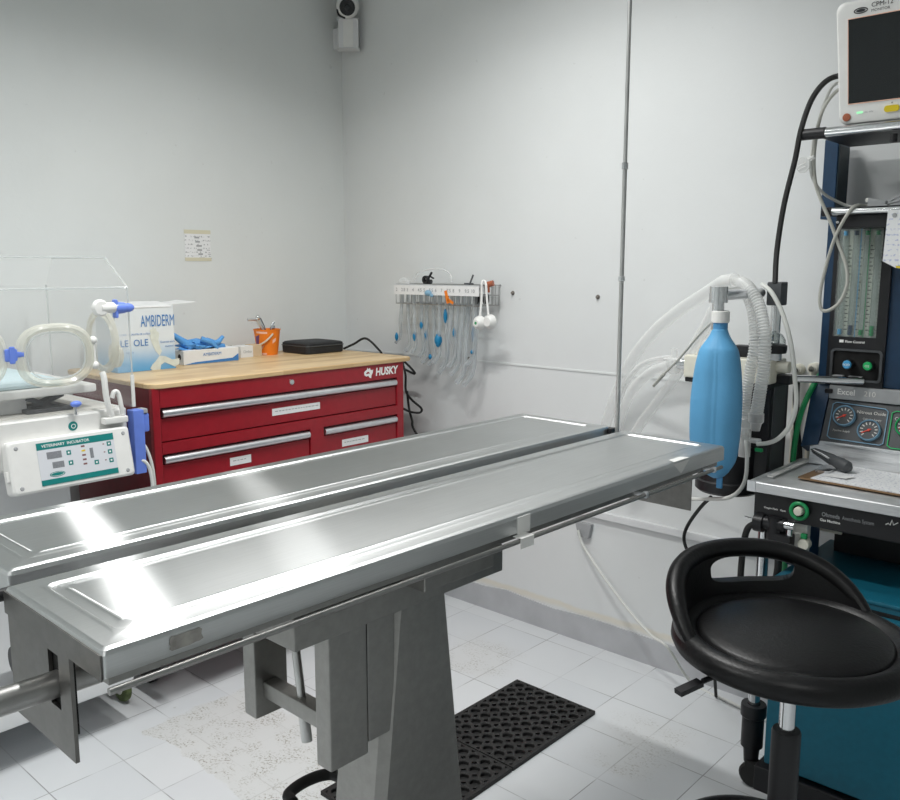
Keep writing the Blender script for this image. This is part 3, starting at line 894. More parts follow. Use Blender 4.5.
# ------------------------------------------------------------------ veterinary incubator
IX, IY0, IY1 = -2.50, .36, 1.28
BK = -3.08
DZ = 1.072
ic = thing('incubator', 'clear hooded veterinary incubator with white control panel on a wheeled stand', 'incubator', (-2.79, .82, 0))
bd = MB(); L = []
for ins, z in ((.02, .925), (.004, .935), (0, .95), (0, DZ - .006), (.005, DZ)):
    L.append([(x, y, z) for x, y in rrect(BK + ins, IX - ins, IY0 + ins, IY1 - .015 - ins, .03, 5)])
bd.loft(L).build('housing', 'white_plastic', ic)
MB().box(BK + .03, IX - .03, IY0 + .03, IY1 - .045, DZ - .001, DZ + .004, .001).build('deck', 'off_white', ic)
# stand
st = MB().box(-2.92, -2.60, .45, AX(70, 470, -2.6).y, .30, .93, .01)
st.build('stand_column', 'conduit', ic)
MB().box(-3.02, -2.56, .42, 1.26, .14, .20, .01).box(-2.86, -2.70, .5, 1.1, .19, .31, .01).build('stand_base', 'conduit', ic)
for cx, cy in ((-2.74, 1.30), (-2.98, .50), (-2.60, .50), (-3.0, 1.22)):
    cw = MB().lathe([(0, -.013), (.04, -.013), (.052, -.010), (.055, 0), (.052, .010), (.04, .013), (0, .013)], (cx, cy, .055), 28, axis='y').build('caster', 'moss_wheel', ic)
    MB().lathe([(0, -.017), (.026, -.015), (.028, -.012)], (cx, cy, .055), 20, axis='y').build('hub', 'off_white', cw)
    MB().box(cx - .02, cx + .02, cy - .02, cy + .02, .108, .145, .003).build('fork', 'conduit', cw)
# acrylic hood: five thin panels
FZ, RZ, RXd = 1.440, 1.530, -2.632


def sheet(pts, th, name='hood_panel', m='acrylic'):
    a, b, c = V(pts[0]), V(pts[1]), V(pts[2]); n = (b - a).cross(c - a).normalized() * th
    return MB().prism(pts, n).build(name, m, ic, smooth=False)


T = .0035
sheet([(IX, IY0, DZ), (IX, IY1, DZ), (IX, IY1, FZ), (IX, IY0, FZ)], T)
sheet([(IX, IY0, FZ), (IX, IY1, FZ), (RXd, IY1, RZ), (RXd, IY0, RZ)], T)
sheet([(RXd, IY0, RZ), (RXd, IY1, RZ), (BK + .06, IY1, RZ), (BK + .06, IY0, RZ)], T)
sheet([(BK, IY0, DZ), (BK, IY0, 1.44), (BK, IY1, 1.44), (BK, IY1, DZ)], T)
for y in (IY0, IY1 - T):
    MB().prism([(IX - .004, y, DZ), (IX - .004, y, FZ), (RXd, y, RZ - .004), (BK + .06, y, RZ - .004), (BK + .004, y, FZ), (BK + .004, y, DZ)], (0, T, 0)).build('hood_end', 'acrylic', ic, smooth=False)
# bright polished edges of the sheets
ed = MB()
for a, b_ in (((IX, IY1, DZ), (IX, IY1, FZ)), ((IX, IY1, FZ), (RXd, IY1, RZ)), ((RXd, IY0, RZ), (RXd, IY1, RZ)), ((IX, IY0, FZ), (IX, IY1, FZ)), ((RXd, IY1, RZ), (BK + .06, IY1, RZ)), ((BK, IY1, DZ), (BK, IY1, FZ))):
    ed.cyl(a, b_, .003, n=6)
ed.build('hood_edges', 'acrylic_edge', ic)
MB().box(IX - .001, IX + .004, IY1 - .006, IY1 + .004, DZ, DZ + .10).build('edge_guard', 'white_plastic', ic)


def port(cy, c_z):
    rg = MB(); outer, inner = oval(cy, c_z, .112, .092), oval(cy, c_z, .086, .070)
    rg.loft([[(IX + x, y, z) for y, z in lo_] for x, lo_ in ((.004, outer), (.016, oval(cy, c_z, .107, .087)), (.020, oval(cy, c_z, .098, .080)), (.014, oval(cy, c_z, .089, .072)), (.004, inner))], False, False)
    o_ = rg.build('arm_port', 'port_plastic', ic)
    dl = oval(cy, c_z, .088, .071)
    MB().prism([(IX + .007, y, z) for y, z in dl], (.003, 0, 0)).build('port_door', 'acrylic', o_)
    MB().loop([(IX + .011, y, z) for y, z in oval(cy, c_z, .082, .066)], .0022, 6).build('door_seal', 'acrylic_edge', o_)
    return o_


port(1.050, 1.250); port(.806, 1.258)


def latch(y, z, name='port_latch'):
    l_ = MB().box(IX + .004, IX + .022, y - .024, y + .012, z - .018, z + .018, .006).box(IX + .008, IX + .020, y + .008, y + .03, z - .008, z + .008, .004).build(name, 'blue_plastic', ic)
    MB().box(IX + .018, IX + .026, y - .012, y + .004, z - .024, z + .024, .004).build('latch_tab', 'blue_plastic', l_)


latch(.928, 1.260)
# round port in the end wall
pe = AY(105, 340, IY1); ex_, ez_ = -2.70, 1.265
MB().lathe([(.10, .0), (.105, .012), (.092, .016), (.082, .010), (.080, 0)], (ex_, IY1, ez_), 36, axis='y').build('end_port', 'port_plastic', ic)
MB().lathe([(0, .004), (.082, .004), (.084, .009), (0, .009)], (ex_, IY1, ez_), 36, axis='y').build('end_port_door', 'acrylic', ic)
q = AY(116, 355, IY1 + .02)
MB().lathe([(0, .012), (.030, .012), (.040, .004), (.040, -.006), (.03, -.010), (0, -.010)], (q.x, q.y, q.z), 28, axis='y').build('cable_grommet', 'port_plastic', ic)
# knob and blue latch at the upper corner
q = AX(100, 308, IX + .012)
MB().lathe([(0, .014), (.020, .012), (.026, 0), (.020, -.010), (0, -.012)], (q.x, q.y, q.z), 20, axis='x').cyl((q.x, q.y, q.z), (q.x, q.y + .05, q.z), .016, n=16).build('corner_knob', 'white_plastic', ic)
q = AX(118, 308, IX + .012)
MB().lathe([(0, -.012), (.016, -.012), (.018, 0), (.016, .02), (0, .02)], (q.x, q.y, q.z), 16, axis='y').ball((q.x + .004, q.y + .028, q.z), .017, .6, 1.3, .8).box(q.x - .012, q.x + .014, q.y - .014, q.y - .004, q.z - .030, q.z + .026, .005).build('corner_latch', 'blue_plastic', ic)
# white hinge posts beside the port and the hooked clips on the deck edge
q0, q1 = AX(93, 340, IX + .01), AX(95, 365, IX + .01)
MB().cyl(q0, q1, .005, n=10).ball(q0, .012).ball(q1, .012).build('hinge_pin', 'white_plastic', ic)


def clip(pts, r=.009):
    MB().tube(spline(pts, 6), r, 10).build('deck_clip', 'white_plastic', ic)


clip([AX(102, 372, IX + .015), AX(104, 378, IX + .02), AX(106, 395, IX + .022), AX(109, 408, IX + .022), AX(112, 416, IX + .02)])
clip([AX(112, 398, IX + .02), AX(114, 392, IX + .02), AX(118, 393, IX + .02), AX(121, 405, IX + .022), AX(123, 414, IX + .02)], .007)
q = AX(113, 419, IX + .012)
MB().box(q.x - .01, q.x + .02, q.y - .035, q.y + .04, q.z - .012, q.z + .008, .004).build('clip_base', 'white_plastic', ic)
# tilting tray with the mattress
MB().box(-3.0, IX - .05, .42, 1.19, 1.125, 1.150, .006).build('tray', 'white_plastic', ic)
MB().box(-2.98, IX - .07, .44, 1.10, 1.150, 1.172, .010).build('mattress', 'mattress', ic)
q = AX(43, 405, -2.62)
MB().obox((q.x, q.y, DZ + .028), (1, 0, 0), V((0, .94, .34)), V((0, -.34, .94)), .03, .12, .014).obox((q.x + .01, q.y - .005, DZ + .026), (1, 0, 0), V((0, .92, -.38)), V((0, .38, .92)), .03, .11, .014).box(q.x - .08, q.x + .06, q.y - .07, q.y + .065, DZ + .004, DZ + .016, .003).build('tilt_mechanism', 'dark_grey', ic)
MB().box(-2.90, -2.60, .5, 1.0, DZ + .004, 1.126, .003).build('tray_support', 'conduit', ic)
q = AX(76, 404, IX + .01)
MB().cyl((q.x, q.y - .003, DZ), (q.x, q.y - .003, q.z), .004, n=10).build('probe_stem', 'chrome', ic)
MB().ball(q, .012, .9, 1.4, .8).build('probe_knob', 'blue_plastic', ic)
q = AX(73, 426, IX)
MB().lathe([(0, .003), (.013, .002), (.014, 0)], q, 20, axis='x').build('round_badge', 'teal_panel', ic)
MB().lathe([(.005, .0035), (.007, .0035)], q, 20, axis='x').build('badge_mark', 'white_text', ic)
# control box: face leans out at its foot
tl_, tr_ = V((IX + .012, .906, 1.017)), V((IX + .012, 1.252, 1.007))
fx0, fx1 = IX + .030, IX + .062
y0p, y1p, z0p, z1p = .886, 1.243, .873, 1.021
up = V((fx0 - fx1, 0, z1p - z0p)).normalized(); nn = Y3.cross(up).normalized()
ctr = V(((fx0 + fx1) / 2, (y0p + y1p) / 2, (z0p + z1p) / 2))
hh = V((fx0 - fx1, 0, z1p - z0p)).length


def onp(a, b_, k=0.): return ctr + Y3 * a + up * b_ + nn * k


cb = MB(); L = []
for ins, k in ((.004, -.062), (0, -.05), (0, -.006), (.004, -.001), (.008, 0)):
    L.append([onp(a, b_, k) for a, b_ in rrect(-(y1p - y0p) / 2 + ins, (y1p - y0p) / 2 - ins, -hh / 2 + ins, hh / 2 - ins, .012, 4)])
cb.loft(L).build('control_box', 'white_plastic', ic)
fw, fh = .226, .122
fa = .012
MB().loft([[onp(a + fa, b_, k) for a, b_ in rrect(-fw / 2, fw / 2, -fh / 2, fh / 2, .004, 3)] for k in (.0002, .0012)]).build('control_face', 'panel_face', ic)


def bar(a0, a1, b0, b1, m, name, k=.0016):
    MB().loft([[onp(a, b_, kk) for a, b_ in ((fa + a0, b0), (fa + a1, b0), (fa + a1, b1), (fa + a0, b1))] for kk in (.001, k)]).build(name, m, ic, smooth=False)


bar(-fw / 2, fw / 2, fh / 2 - .020, fh / 2, 'teal_panel', 'title_band')
bar(-fw / 2, fw / 2, -fh / 2, -fh / 2 + .016, 'teal_panel', 'foot_band')
bar(-.088, -.046, .012, .032, 'digit_grey', 'display'); bar(-.076, -.043, -.016, .002, 'digit_grey', 'display')
for a0, b0 in ((-.032, .016), (-.030, -.014), (.045, -.025), (.090, .024), (.090, .000), (.090, -.026)):
    bar(a0, a0 + .013, b0, b0 + .013, 'teal_panel', 'push_button'); bar(a0 + .004, a0 + .009, b0 + .004, b0 + .009, 'white_text', 'button_mark', .0019)
for i in range(5): bar(.012, .023, .032 - i * .013, .037 - i * .013, 'brown_led' if i != 1 else 'yellow', 'indicator')
bar(.036, .046, -.004, .026, 'digit_grey', 'level_display')
for b0 in (.030, .006, -.018): bar(.077, .082, b0, b0 + .003, 'brown_led', 'indicator')
pt = onp(fa - fw / 2 + .014, fh / 2 - .0105, .0016)
MB().text('VETERINARY  INCUBATOR', .0115, pt, Y3, up, .012).build('panel_lettering', 'white_text', ic)
MB().prism([onp(fa - .066 + .022 * math.cos(t * PI / 12), -.033 + .0075 * math.sin(t * PI / 12), .001) for t in range(24)], nn * .0007).build('maker_badge', 'teal_panel', ic)
MB().loop([onp(fa - .066 + .019 * math.cos(t * PI / 12), -.033 + .0052 * math.sin(t * PI / 12), .0018) for t in range(24)], .0005, 4).build('badge_mark', 'white_text', ic)
for a, b_ in ((-.155, .055), (.158, .055), (-.155, -.058), (.155, -.058)):
    c = onp(a, b_, 0); MB().tube([c, c + nn * .002], [.006, .004], 12).build('screw', 'grey_plastic', ic)
MB().obox(onp(-.181, -.02, -.02), Y3, up, nn, .012, .03, .02, .003).build('side_switch', 'white_plastic', ic)
# blue bracket on the right end with white leads
a = AX(131, 411, IX + .01); b_ = AX(139, 474, IX + .01)
MB().box(IX - .03, IX + .012, IY1 - .010, IY1 + .026, b_.z, a.z, .003).box(IX - .04, IX + .0, IY1 + .026, IY1 + .05, a.z - .075, a.z - .015, .006).build('sensor_bracket', 'blue_plastic', ic)
MB().box(IX - .035, IX + .002, IY1 + .026, IY1 + .045, a.z - .015, a.z, .003).build('sensor_socket', 'grey_plastic', ic)
ib = MB().tube(spline([AX(139, 440, IX - .01), AX(146, 448, IX - .0), AX(152, 465, IX + .01), AX(155, 490, IX + .01), AX(156, 530, IX)], 6), .005, 8)
ib.build('sensor_lead', 'cord_white', ic)
MB().tube(spline([AX(136, 461, IX), AX(144, 461, IX + .01), AX(150, 470, IX + .01), AX(153, 492, IX + .01), AX(153, 530, IX)], 6), .0055, 8).build('sensor_lead', 'white_plastic', ic)
# dark thermometer strip and inner back panel seen through the hood

# ------------------------------------------------------------------ on the walls
np_ = AX(197.5, 245, WX)
a, b_ = AX(184, 229, WX), AX(211, 262, WX)
nt_ = thing('paper_note', 'small printed paper note taped to the white wall above the chest', 'paper', (WX + .001, np_.y, b_.z))
MB().box(WX + .0002, WX + .0012, a.y, b_.y, b_.z + .006, a.z - .004).build('sheet', 'note_paper', nt_, smooth=False)
MB().box(WX + .0012, WX + .0018, a.y - .002, b_.y + .002, a.z - .018, a.z - .002).build('tape_strip', 'tape_yellow', nt_, smooth=False)
MB().box(WX + .0012, WX + .0018, a.y - .002, b_.y + .002, b_.z + .004, b_.z + .018).build('tape_strip', 'tape_yellow', nt_, smooth=False)
ln = MB(); r = random.Random(4)
for i in range(6):
    z = a.z - .032 - i * .017; y = a.y + .045 + .004 * i
    ln.box(WX + .0012, WX + .0015, y, y + r.uniform(.02, .035), z - .005, z + .002)
    if i > 2: ln.box(WX + .0012, WX + .0015, y + .045, y + .06, z - .003, z)
ln.build('print', 'grey_text', nt_, smooth=False)

# security camera and junction box in the corner
jc = V((WX + .115, WY - .055, 0))
d45 = V((1, -1, 0)).normalized(); t45 = V((1, 1, 0)).normalized()
jz0, jz1 = AY(350, 50, 2.74).z, AY(350, 20, 2.74).z
jb = thing('junction_box', 'plain white junction box high in the room corner', 'box', (jc.x, jc.y, jz0))
m = MB(); m.obox((jc.x, jc.y, (jz0 + jz1) / 2), t45, d45, Z3, .092, .05, jz1 - jz0, .006)
m.build('box_body', 'conduit', jb)
MB().obox((jc.x + d45.x * .026, jc.y + d45.y * .026, (jz0 + jz1) / 2), t45, d45, Z3, .045, .004, jz1 - jz0 - .01, .001).build('cover', 'white_plastic', jb)
MB().box(WX, jc.x - .02, WY - .05, WY, jz0 + .02, jz1 - .02).build('mount', 'conduit', jb)
kc = jc + V((0, 0, AY(351, 8, 2.74).z)) + d45 * .03
sc_ = thing('security_camera', 'round security camera with a dark lens above the junction box', 'camera', kc - V((0, 0, .05)))
MB().ball(kc, .052, n=28).build('camera_housing', 'white_plastic', sc_)
look = (V((-.3, 0, 1.2)) - kc).normalized()
sd = look.cross(Z3).normalized(); u_ = sd.cross(look)
MB().tube([kc + look * .030, kc + look * .054, kc + look * .058], [.036, .034, .030], 28).build('lens_hood', 'black_plastic', sc_)
MB().tube([kc + look * .0585, kc + look * .060], [.014, .010], 20).build('lens', 'screen', sc_)
MB().tube(spline([kc + sd * .046 - u_ * .01 + look * .022, kc + sd * .040 - u_ * .034 + look * .02, kc + sd * .012 - u_ * .046 + look * .026], 5), .005, 8).build('grip_ring', 'black_plastic', sc_)
MB().cyl((kc.x, kc.y, kc.z + .045), (kc.x, kc.y, CZ), .02, n=16).build('camera_arm', 'white_plastic', sc_)

# bolts left in the back wall
for i, (u, v, lb) in enumerate(((513, 293, 'bolt in the wall just right of the wire rack'), (598, 297, 'bolt in the wall left of the thin vertical pole'), (469, 359, 'bolt low on the wall behind the hanging tube tips'))):
    q = AY(u, v, WY)
    o = thing('wall_bolt', lb, 'bolt', (q.x, WY, q.z), 'bolts in the back wall')
    MB().lathe([(0, -.003), (.008, -.003), (.009, -.001), (.009, 0)], (q.x, WY, q.z), 16, axis='y').build('washer', 'rust', o)
    MB().lathe([(0, -.010), (.005, -.010), (.006, -.008), (.006, -.003)], (q.x, WY, q.z), 6, axis='y').build('bolt_head', 'rust', o)

# raceway low on the back wall with a small socket box
a, b_ = AY(568, 500, WY), AY(745, 545, WY)
rw = thing('cable_raceway', 'pale cable raceway running low along the back wall', 'raceway', ((a.x + b_.x) / 2, WY, a.z))
zr = AY(650, 526, WY).z
MB().box(-2.15, -.45, WY - .018, WY, zr - .012, zr + .016, .003).build('channel', 'conduit', rw)
q = AY(587, 530, WY)
so = thing('wall_socket', 'small grey socket on the wall just below the raceway', 'socket', (q.x, WY, q.z - .04))
MB().hexa([(q.x - .045, WY - .018, q.z + .03), (q.x + .03, WY - .018, q.z + .03), (q.x + .03, WY, q.z + .03), (q.x - .045, WY, q.z + .03)], [(q.x - .03, WY - .018, q.z - .028), (q.x + .018, WY - .018, q.z - .028), (q.x + .018, WY, q.z - .028), (q.x - .03, WY, q.z - .028)]).build('socket_plate', 'grey_plastic', so)
cable('extension_lead', [AY(578, 530, WY - .03), AY(583, 545, WY - .035), AY(600, 572, WY - .06), AY(630, 612, WY - .09), AY(652, 636, WY - .13), AY(668, 648, WY - .16), AZ(692, 683, .012), AZ(730, 702, .008), AZ(770, 722, .008)], .0052, 'cord_white', 'white power cord sagging from the wall socket to the floor', 'cord')

# ------------------------------------------------------------------ wire rack with breathing tubes
RY = 2.66; RYb = WY - .012
ra = AY(396, 284, RY); rb_ = AY(497, 287, RY)
rx0, rx1 = ra.x, AY(499, 287, RYb).x
rz1 = AY(396, 284, RY).z; rz0 = AY(396, 303, RY).z
rk = thing('wire_rack', 'wire basket rack on the back wall holding breathing tubes', 'rack', ((rx0 + rx1) / 2, (RY + RYb) / 2, rz0))
wm = MB()
for y in (RY, RYb):
    for z in (rz0, (rz0 + rz1) / 2, rz1): wm.cyl((rx0, y, z), (rx1, y, z), .0022, n=6)
n_ = 15
for i in range(n_ + 1):
    x = rx0 + (rx1 - rx0) * i / n_
    for y in (RY, RYb): wm.cyl((x, y, rz0), (x, y, rz1), .0016, n=6)
    wm.cyl((x, RY, rz0), (x, RYb, rz0), .0016, n=6)
for x in (rx0, rx1):
    for z in (rz0, (rz0 + rz1) / 2, rz1): wm.cyl((x, RY, z), (x, RYb, z), .002, n=6)
wm.cyl((rx0, RYb, rz1), (rx0, WY, rz1), .003, n=6).cyl((rx1, RYb, rz1), (rx1, WY, rz1), .003, n=6)
for k in range(1, 5):
    y = RY + (RYb - RY) * k / 5
    wm.cyl((rx0, y, rz0), (rx1, y, rz0), .0014, n=5).cyl((rx0, y, rz0), (rx0, y, rz1), .0014, n=5).cyl((rx1, y, rz0), (rx1, y, rz1), .0014, n=5)
wm.build('wire_basket', 'wire', rk)
sx0, sx1 = rx0 - .005, AY(480, 290, RY).x
MB().box(sx0, sx1, RY - .007, RY - .004, rz1 - .044, rz1 - .004).build('size_strip', 'label_paper', rk, smooth=False)
dl = MB(); s = ['2', '2.5', '3', '4', '4.5', '5', '5.5', '6', '7', '7.5', '8', '9', '9.5', '10']
for i, tx in enumerate(s): dl.text(tx, .020, (sx0 + .012 + i * (sx1 - sx0 - .02) / len(s), RY - .0075, rz1 - .024), X3, Z3, .01)
dl.build('size_numbers', 'grey_text', rk)
MB().box(sx0, sx1, RY - .004, RY + .05, rz1 - .004, rz1 + .001).build('shelf_strip', 'aluminium', rk)

spec = [  # photo column of the top, bottom point, where its blue cuff or balloon shows, cuff size
    (402, 399, 342, 337, .016, 'small'), (408, 409, 350, None, 0, 'plain'), (414, 415, 352, 336, .018, 'cuffed'), (421, 423, 356, 325, .016, 'cuffed'), (427, 426, 362, 335, .017, 'cuffed'),
    (434, 433, 364, 357, .010, 'plain'), (440, 438, 362, 340, .026, 'big'), (447, 446, 366, 316, .026, 'high'), (453, 444, 372, None, 0, 'plain'), (458, 453, 366, 333, .018, 'cuffed'),
    (464, 456, 374, None, 0, 'plain'), (469, 462, 382, None, 0, 'plain'), (475, 472, 364, 335, .026, 'long'), (480, 470, 384, 352, .008, 'plain')]
words = ['first', 'second', 'third', 'fourth', 'fifth', 'sixth', 'seventh', 'eighth', 'ninth', 'tenth', 'eleventh', 'twelfth', 'thirteenth', 'last']
r = random.Random(12)
for i, (ut, ub, vb, vc, cs_, kd) in enumerate(spec):
    y = RY + .02 + .055 * r.random()
    top = AY(ut, 300, y); bot = AY(ub, vb, y + r.uniform(-.02, .03))
    if bot.y > WY - .02: bot.y = WY - .02
    mid = top.lerp(bot, .5) + V((.012, -.012, 0))
    path = spline([top + V((0, 0, .05)), top, mid, bot.lerp(mid, .3) + V((.006, 0, 0)), bot + V((-.010 - .012 * (i / 13), -.012, -.004))], 7)
    desc = {'plain': 'clear tube without a blue balloon', 'big': 'tube with the largest blue cuff', 'high': 'tube with a blue balloon high up', 'long': 'tube with a long narrow blue cuff', 'small': 'short tube with a doubled blue tip', 'cuffed': 'clear tube with a small blue balloon'}[kd]
    et = thing('breathing_tube', '%s hanging %s from the rack, %s from the chest side' % (desc.split(' ')[0], ' '.join(desc.split(' ')[1:]), words[i]), 'tube', top, 'breathing tubes hanging from the wire rack')
    MB().tube(path, .0075 + .003 * (i / 13), 12).build('tube_body', 'clear_tube', et)
    tp_ = path[0] - V((0, 0, .012))
    MB().cyl(tp_, tp_ + V((0, 0, .018)), .0085, n=10).build('connector', 'white_plastic' if i % 3 else 'blue_ring', et)
    if vc:
        f = (vc - 300) / (vb - 300); f = max(.05, min(.95, f))
        c = path[min(len(path) - 2, int((.25 + .75 * f) * (len(path) - 1)))]
        c = V((c.x, c.y - .008, AY(ut, vc, y).z))
        w_ = {'big': .017, 'high': .009, 'long': .007}.get(kd, .008)
        MB().lathe([(0, cs_ * 1.25), (w_ * .5, cs_), (w_, cs_ * .3), (w_, -cs_ * .3), (w_ * .5, -cs_), (0, -cs_ * 1.25)], c, 12).build('cuff', 'blue_cuff', et)
# odds and ends on the rack
def small(name, mb, m, label, cat): return tag(mb.build(name, m), label, cat)


q = AY(447, 297, RY - .006)
small('orange_tab', MB().obox(q, V((.96, 0, .28)), Y3, V((-.28, 0, .96)), .016, .004, .055, .001).obox(q + V((.02, 0, -.018)), V((.9, 0, -.43)), Y3, V((.43, 0, .9)), .035, .004, .012, .001), 'orange', 'bright orange tab hooked on the wire rack front', 'tab')
q = AY(428, 293, RY - .012)
small('blue_cap', MB().ball(q, .016, 1.2, .6, .8).ball(q + V((.02, 0, -.01)), .010, 1, .6, .8), 'blue_ring', 'pale blue cap lying in the wire rack front', 'cap')
q = AY(428, 278, RY + .02)
lp = thing('laryngoscope', 'small black and chrome scope head lying on top of the rack', 'scope', (q.x, q.y, rz1))
MB().cyl((q.x - .022, q.y, rz1 + .012), (q.x + .018, q.y, rz1 + .012), .010, n=14).lathe([(.008, -.006), (.018, -.006), (.018, .006), (.008, .006)], (q.x - .005, q.y - .008, rz1 + .020), 16, axis='y').build('scope_head', 'black_plastic', lp)
MB().obox((q.x + .012, q.y, rz1 + .038), V((.6, 0, .8)), Y3, V((-.8, 0, .6)), .036, .008, .008, .002).obox((q.x + .024, q.y, rz1 + .030), V((.9, 0, -.4)), Y3, V((.4, 0, .9)), .022, .008, .006, .002).build('scope_blade', 'black_plastic', lp)
cable('coiled_tube', [AY(414, 280, RY + .03), AY(418, 273, RY + .03), AY(427, 270, RY + .03), AY(440, 269, RY + .04), AY(449, 273, RY + .04), AY(452, 281, RY + .04)], .003, 'hose_clear', 'thin clear tube arching over the top of the wire rack', 'tube')
q = AY(404, 278, RY + .02)
small('plastic_wrapper', MB().loft([[(q.x + .03 * k_ * math.cos(t), q.y + .02 * k_ * math.sin(t), rz1 + z) for t in [j * PI / 6 for j in range(12)]] for k_, z in ((1, 0), (1.1, .012), (.5, .026), (.1, .03))]), 'hose_plastic', 'clear plastic wrapper at the left end of the rack top', 'wrapper')
q = AY(471, 279, RY + .02)
small('scissor_blade', MB().obox((q.x, q.y, rz1 + .018), V((.45, 0, .9)), Y3, V((-.9, 0, .45)), .055, .003, .008, .001).obox((q.x - .012, q.y, rz1 + .006), X3, Y3, Z3, .05, .004, .007, .001), 'dark_grey', 'thin dark metal blade sticking up from the rack', 'blade')
# white strap holder hanging at the right end
mk = thing('face_mask', 'white mask with long straps hung over the rack end', 'mask', AY(483, 320, RY - .03))
q = AY(478.5, 323, RY - .03); q2 = AY(487, 322, RY - .03)
MB().lathe([(.006, -.018), (.014, -.018), (.026, -.004), (.030, .010), (.026, .012), (.010, -.006), (.006, -.006)], q, 24, axis='y').build('mask_cup', 'white_plastic', mk)
MB().lathe([(0, -.0185), (.006, -.0185), (.006, -.008), (0, -.008)], q, 16, axis='y').build('mask_valve', 'green', mk)
MB().lathe([(0, -.012), (.018, -.012), (.028, .0), (.030, .014), (.026, .016), (0, .010)], q2 + V((0, .01, 0)), 24, axis='y').build('mask_cup', 'white_plastic', mk)
MB().tube(spline([AY(480, 317, RY - .026), AY(481.5, 300, RY - .014), AY(482, 283, RY - .01), AY(484.5, 281, RY + .0), AY(486, 285, RY - .01), AY(487, 300, RY - .014), AY(488.5, 316, RY - .022)], 6), .0048, 8).build('mask_strap', 'white_plastic', mk)
q = AY(486, 285, RY + .03)
small('red_connector', MB().cyl(q, q + V((.03, .01, .008)), .012, n=12).cyl(q + V((.01, 0, 0)), q + V((.012, 0, -.03)), .007, n=10), 'lamp_red', 'small dull red connector lying in the rack end', 'connector')
for j, (u, v) in enumerate(((486, 299), (477, 299))):
    q = AY(u, v, RY + .04)
    small('black_connector', MB().lathe([(0, -.02), (.010, -.02), (.014, -.01), (.014, .01), (.010, .02), (0, .02)], q, 14), 'black_plastic', ('black connector standing in the rack behind the mask straps', 'black connector in the rack just left of the mask straps')[j], 'connector')

# ------------------------------------------------------------------ anaesthesia machine
RXm = -.20
am = thing('anaesthesia_machine', 'teal and navy anaesthesia machine with steel worktop, gauges and tall flowmeter tower', 'medical machine', (-.55, 2.45, 0))
WTz = .917
wl = AY(748, 480, 2.265).x
m = MB(); L = []
for ins, z in ((.004, WTz - .030), (0, WTz - .028), (0, WTz - .003), (.003, WTz), (.012, WTz), (.016, WTz - .004)):
    L.append([(x, y, z) for x, y in rrect(wl + ins, RXm - ins, 2.265 + ins, 2.655 - ins * .2, .006, 3)])
m.loft(L).build('worktop', 'steel_bench', am, angle=40)
# little joint in the edge strip and the raised steel corner block
MB().box(wl - .001, wl + .022, 2.263, 2.268, WTz - .029, WTz + .001).build('corner_cap', 'aluminium', am)
MB().box(wl + .012, RXm, 2.285, 2.64, .815, WTz - .030, .004).build('front_apron', 'black_plastic', am)
q = AY(824, 514.5, 2.285)
rdn = X3
MB().text('Ohmeda', .0155, q + V((-.006, 0, 0)), X3, Z3, .012, sx=.85).build('maker_lettering', 'grey_text', am)
MB().text('Anesthesia System', .0145, q + V((.046, 0, 0)), X3, Z3, 0, sx=.72).build('front_lettering', 'grey_text', am)
q = AY(820, 519.5, 2.285)
MB().text('Gas Machine', .010, q, X3, Z3, .02).build('front_note', 'white_text', am)
q = AY(764, 507, 2.285)
MB().text('Oxygen Flush   Open', .007, q, X3, Z3, .01).build('front_note', 'white_text', am)
q = AY(886, 522, 2.285)
MB().tube([q + V((.0, -.001, -.006)), q + V((.006, -.001, -.002)), q + V((.010, -.001, -.006)), q + V((.014, -.001, .008)), q + V((.018, -.001, -.004)), q + V((.028, -.001, .004))], .0016, 6).build('front_emblem', 'white_text', am)
# frame below, cabinet and drawers
cx0 = AY(771, 580, 2.22).x
MB().box(cx0 + .006, RXm, 2.226, 2.66, .13, .664, .006).build('cabinet', 'teal_paint', am)
MB().box(cx0 + .004, RXm, 2.222, 2.66, .664, .676, .004).build('cabinet_top', 'teal_paint', am)
for z0, z1 in ((.478, .640), (.145, .470)):
    d = MB().box(cx0 + .014, RXm - .01, 2.205, 2.23, z0, z1, .005).build('drawer', 'teal_paint', am)
    MB().box(cx0 + .012, RXm - .008, 2.2225, 2.227, z1 - .002, z1 + .010).build('drawer_gap', 'dark_gap', d)
MB().box(cx0 - .01, RXm, 2.20, 2.70, .055, .130, .006).build('base_plinth', 'black_plastic', am)
MB().box(cx0 + .05, RXm, 2.55, 2.70, .676, .87, .003).build('rear_panel', 'black_plastic', am)
MB().box(-.86, -.80, 2.34, 2.42, .676, .82, .003).build('support_column', 'navy_paint', am)
MB().box(-.815, -.755, 2.46, 2.47, .755, .815, .002).build('cream_label_plate', 'cream_plastic', am)
lx, ly = wl + .035, 2.31
lg_ = MB().cyl((lx, ly, .10), (lx, ly, .815), .0165, n=20).build('front_leg', 'chrome', am)
MB().lathe([(.018, .25), (.034, .25), (.036, .245), (.036, .215), (.031, .21), (.031, .12), (.024, .125), (.02, .07), (0, .07)], (lx, ly, 0), 24).build('leg_sleeve', 'black_plastic', lg_)
for x in (lx + .01, -.3):
    for y in (2.30, 2.66):
        MB().lathe([(0, -.014), (.030, -.014), (.037, -.008), (.037, .008), (.030, .014), (0, .014)], (x, y, .037), 20, axis='y').box(x - .016, x + .016, y - .016, y + .016, .05, .08).build('caster', 'black_rubber', am)
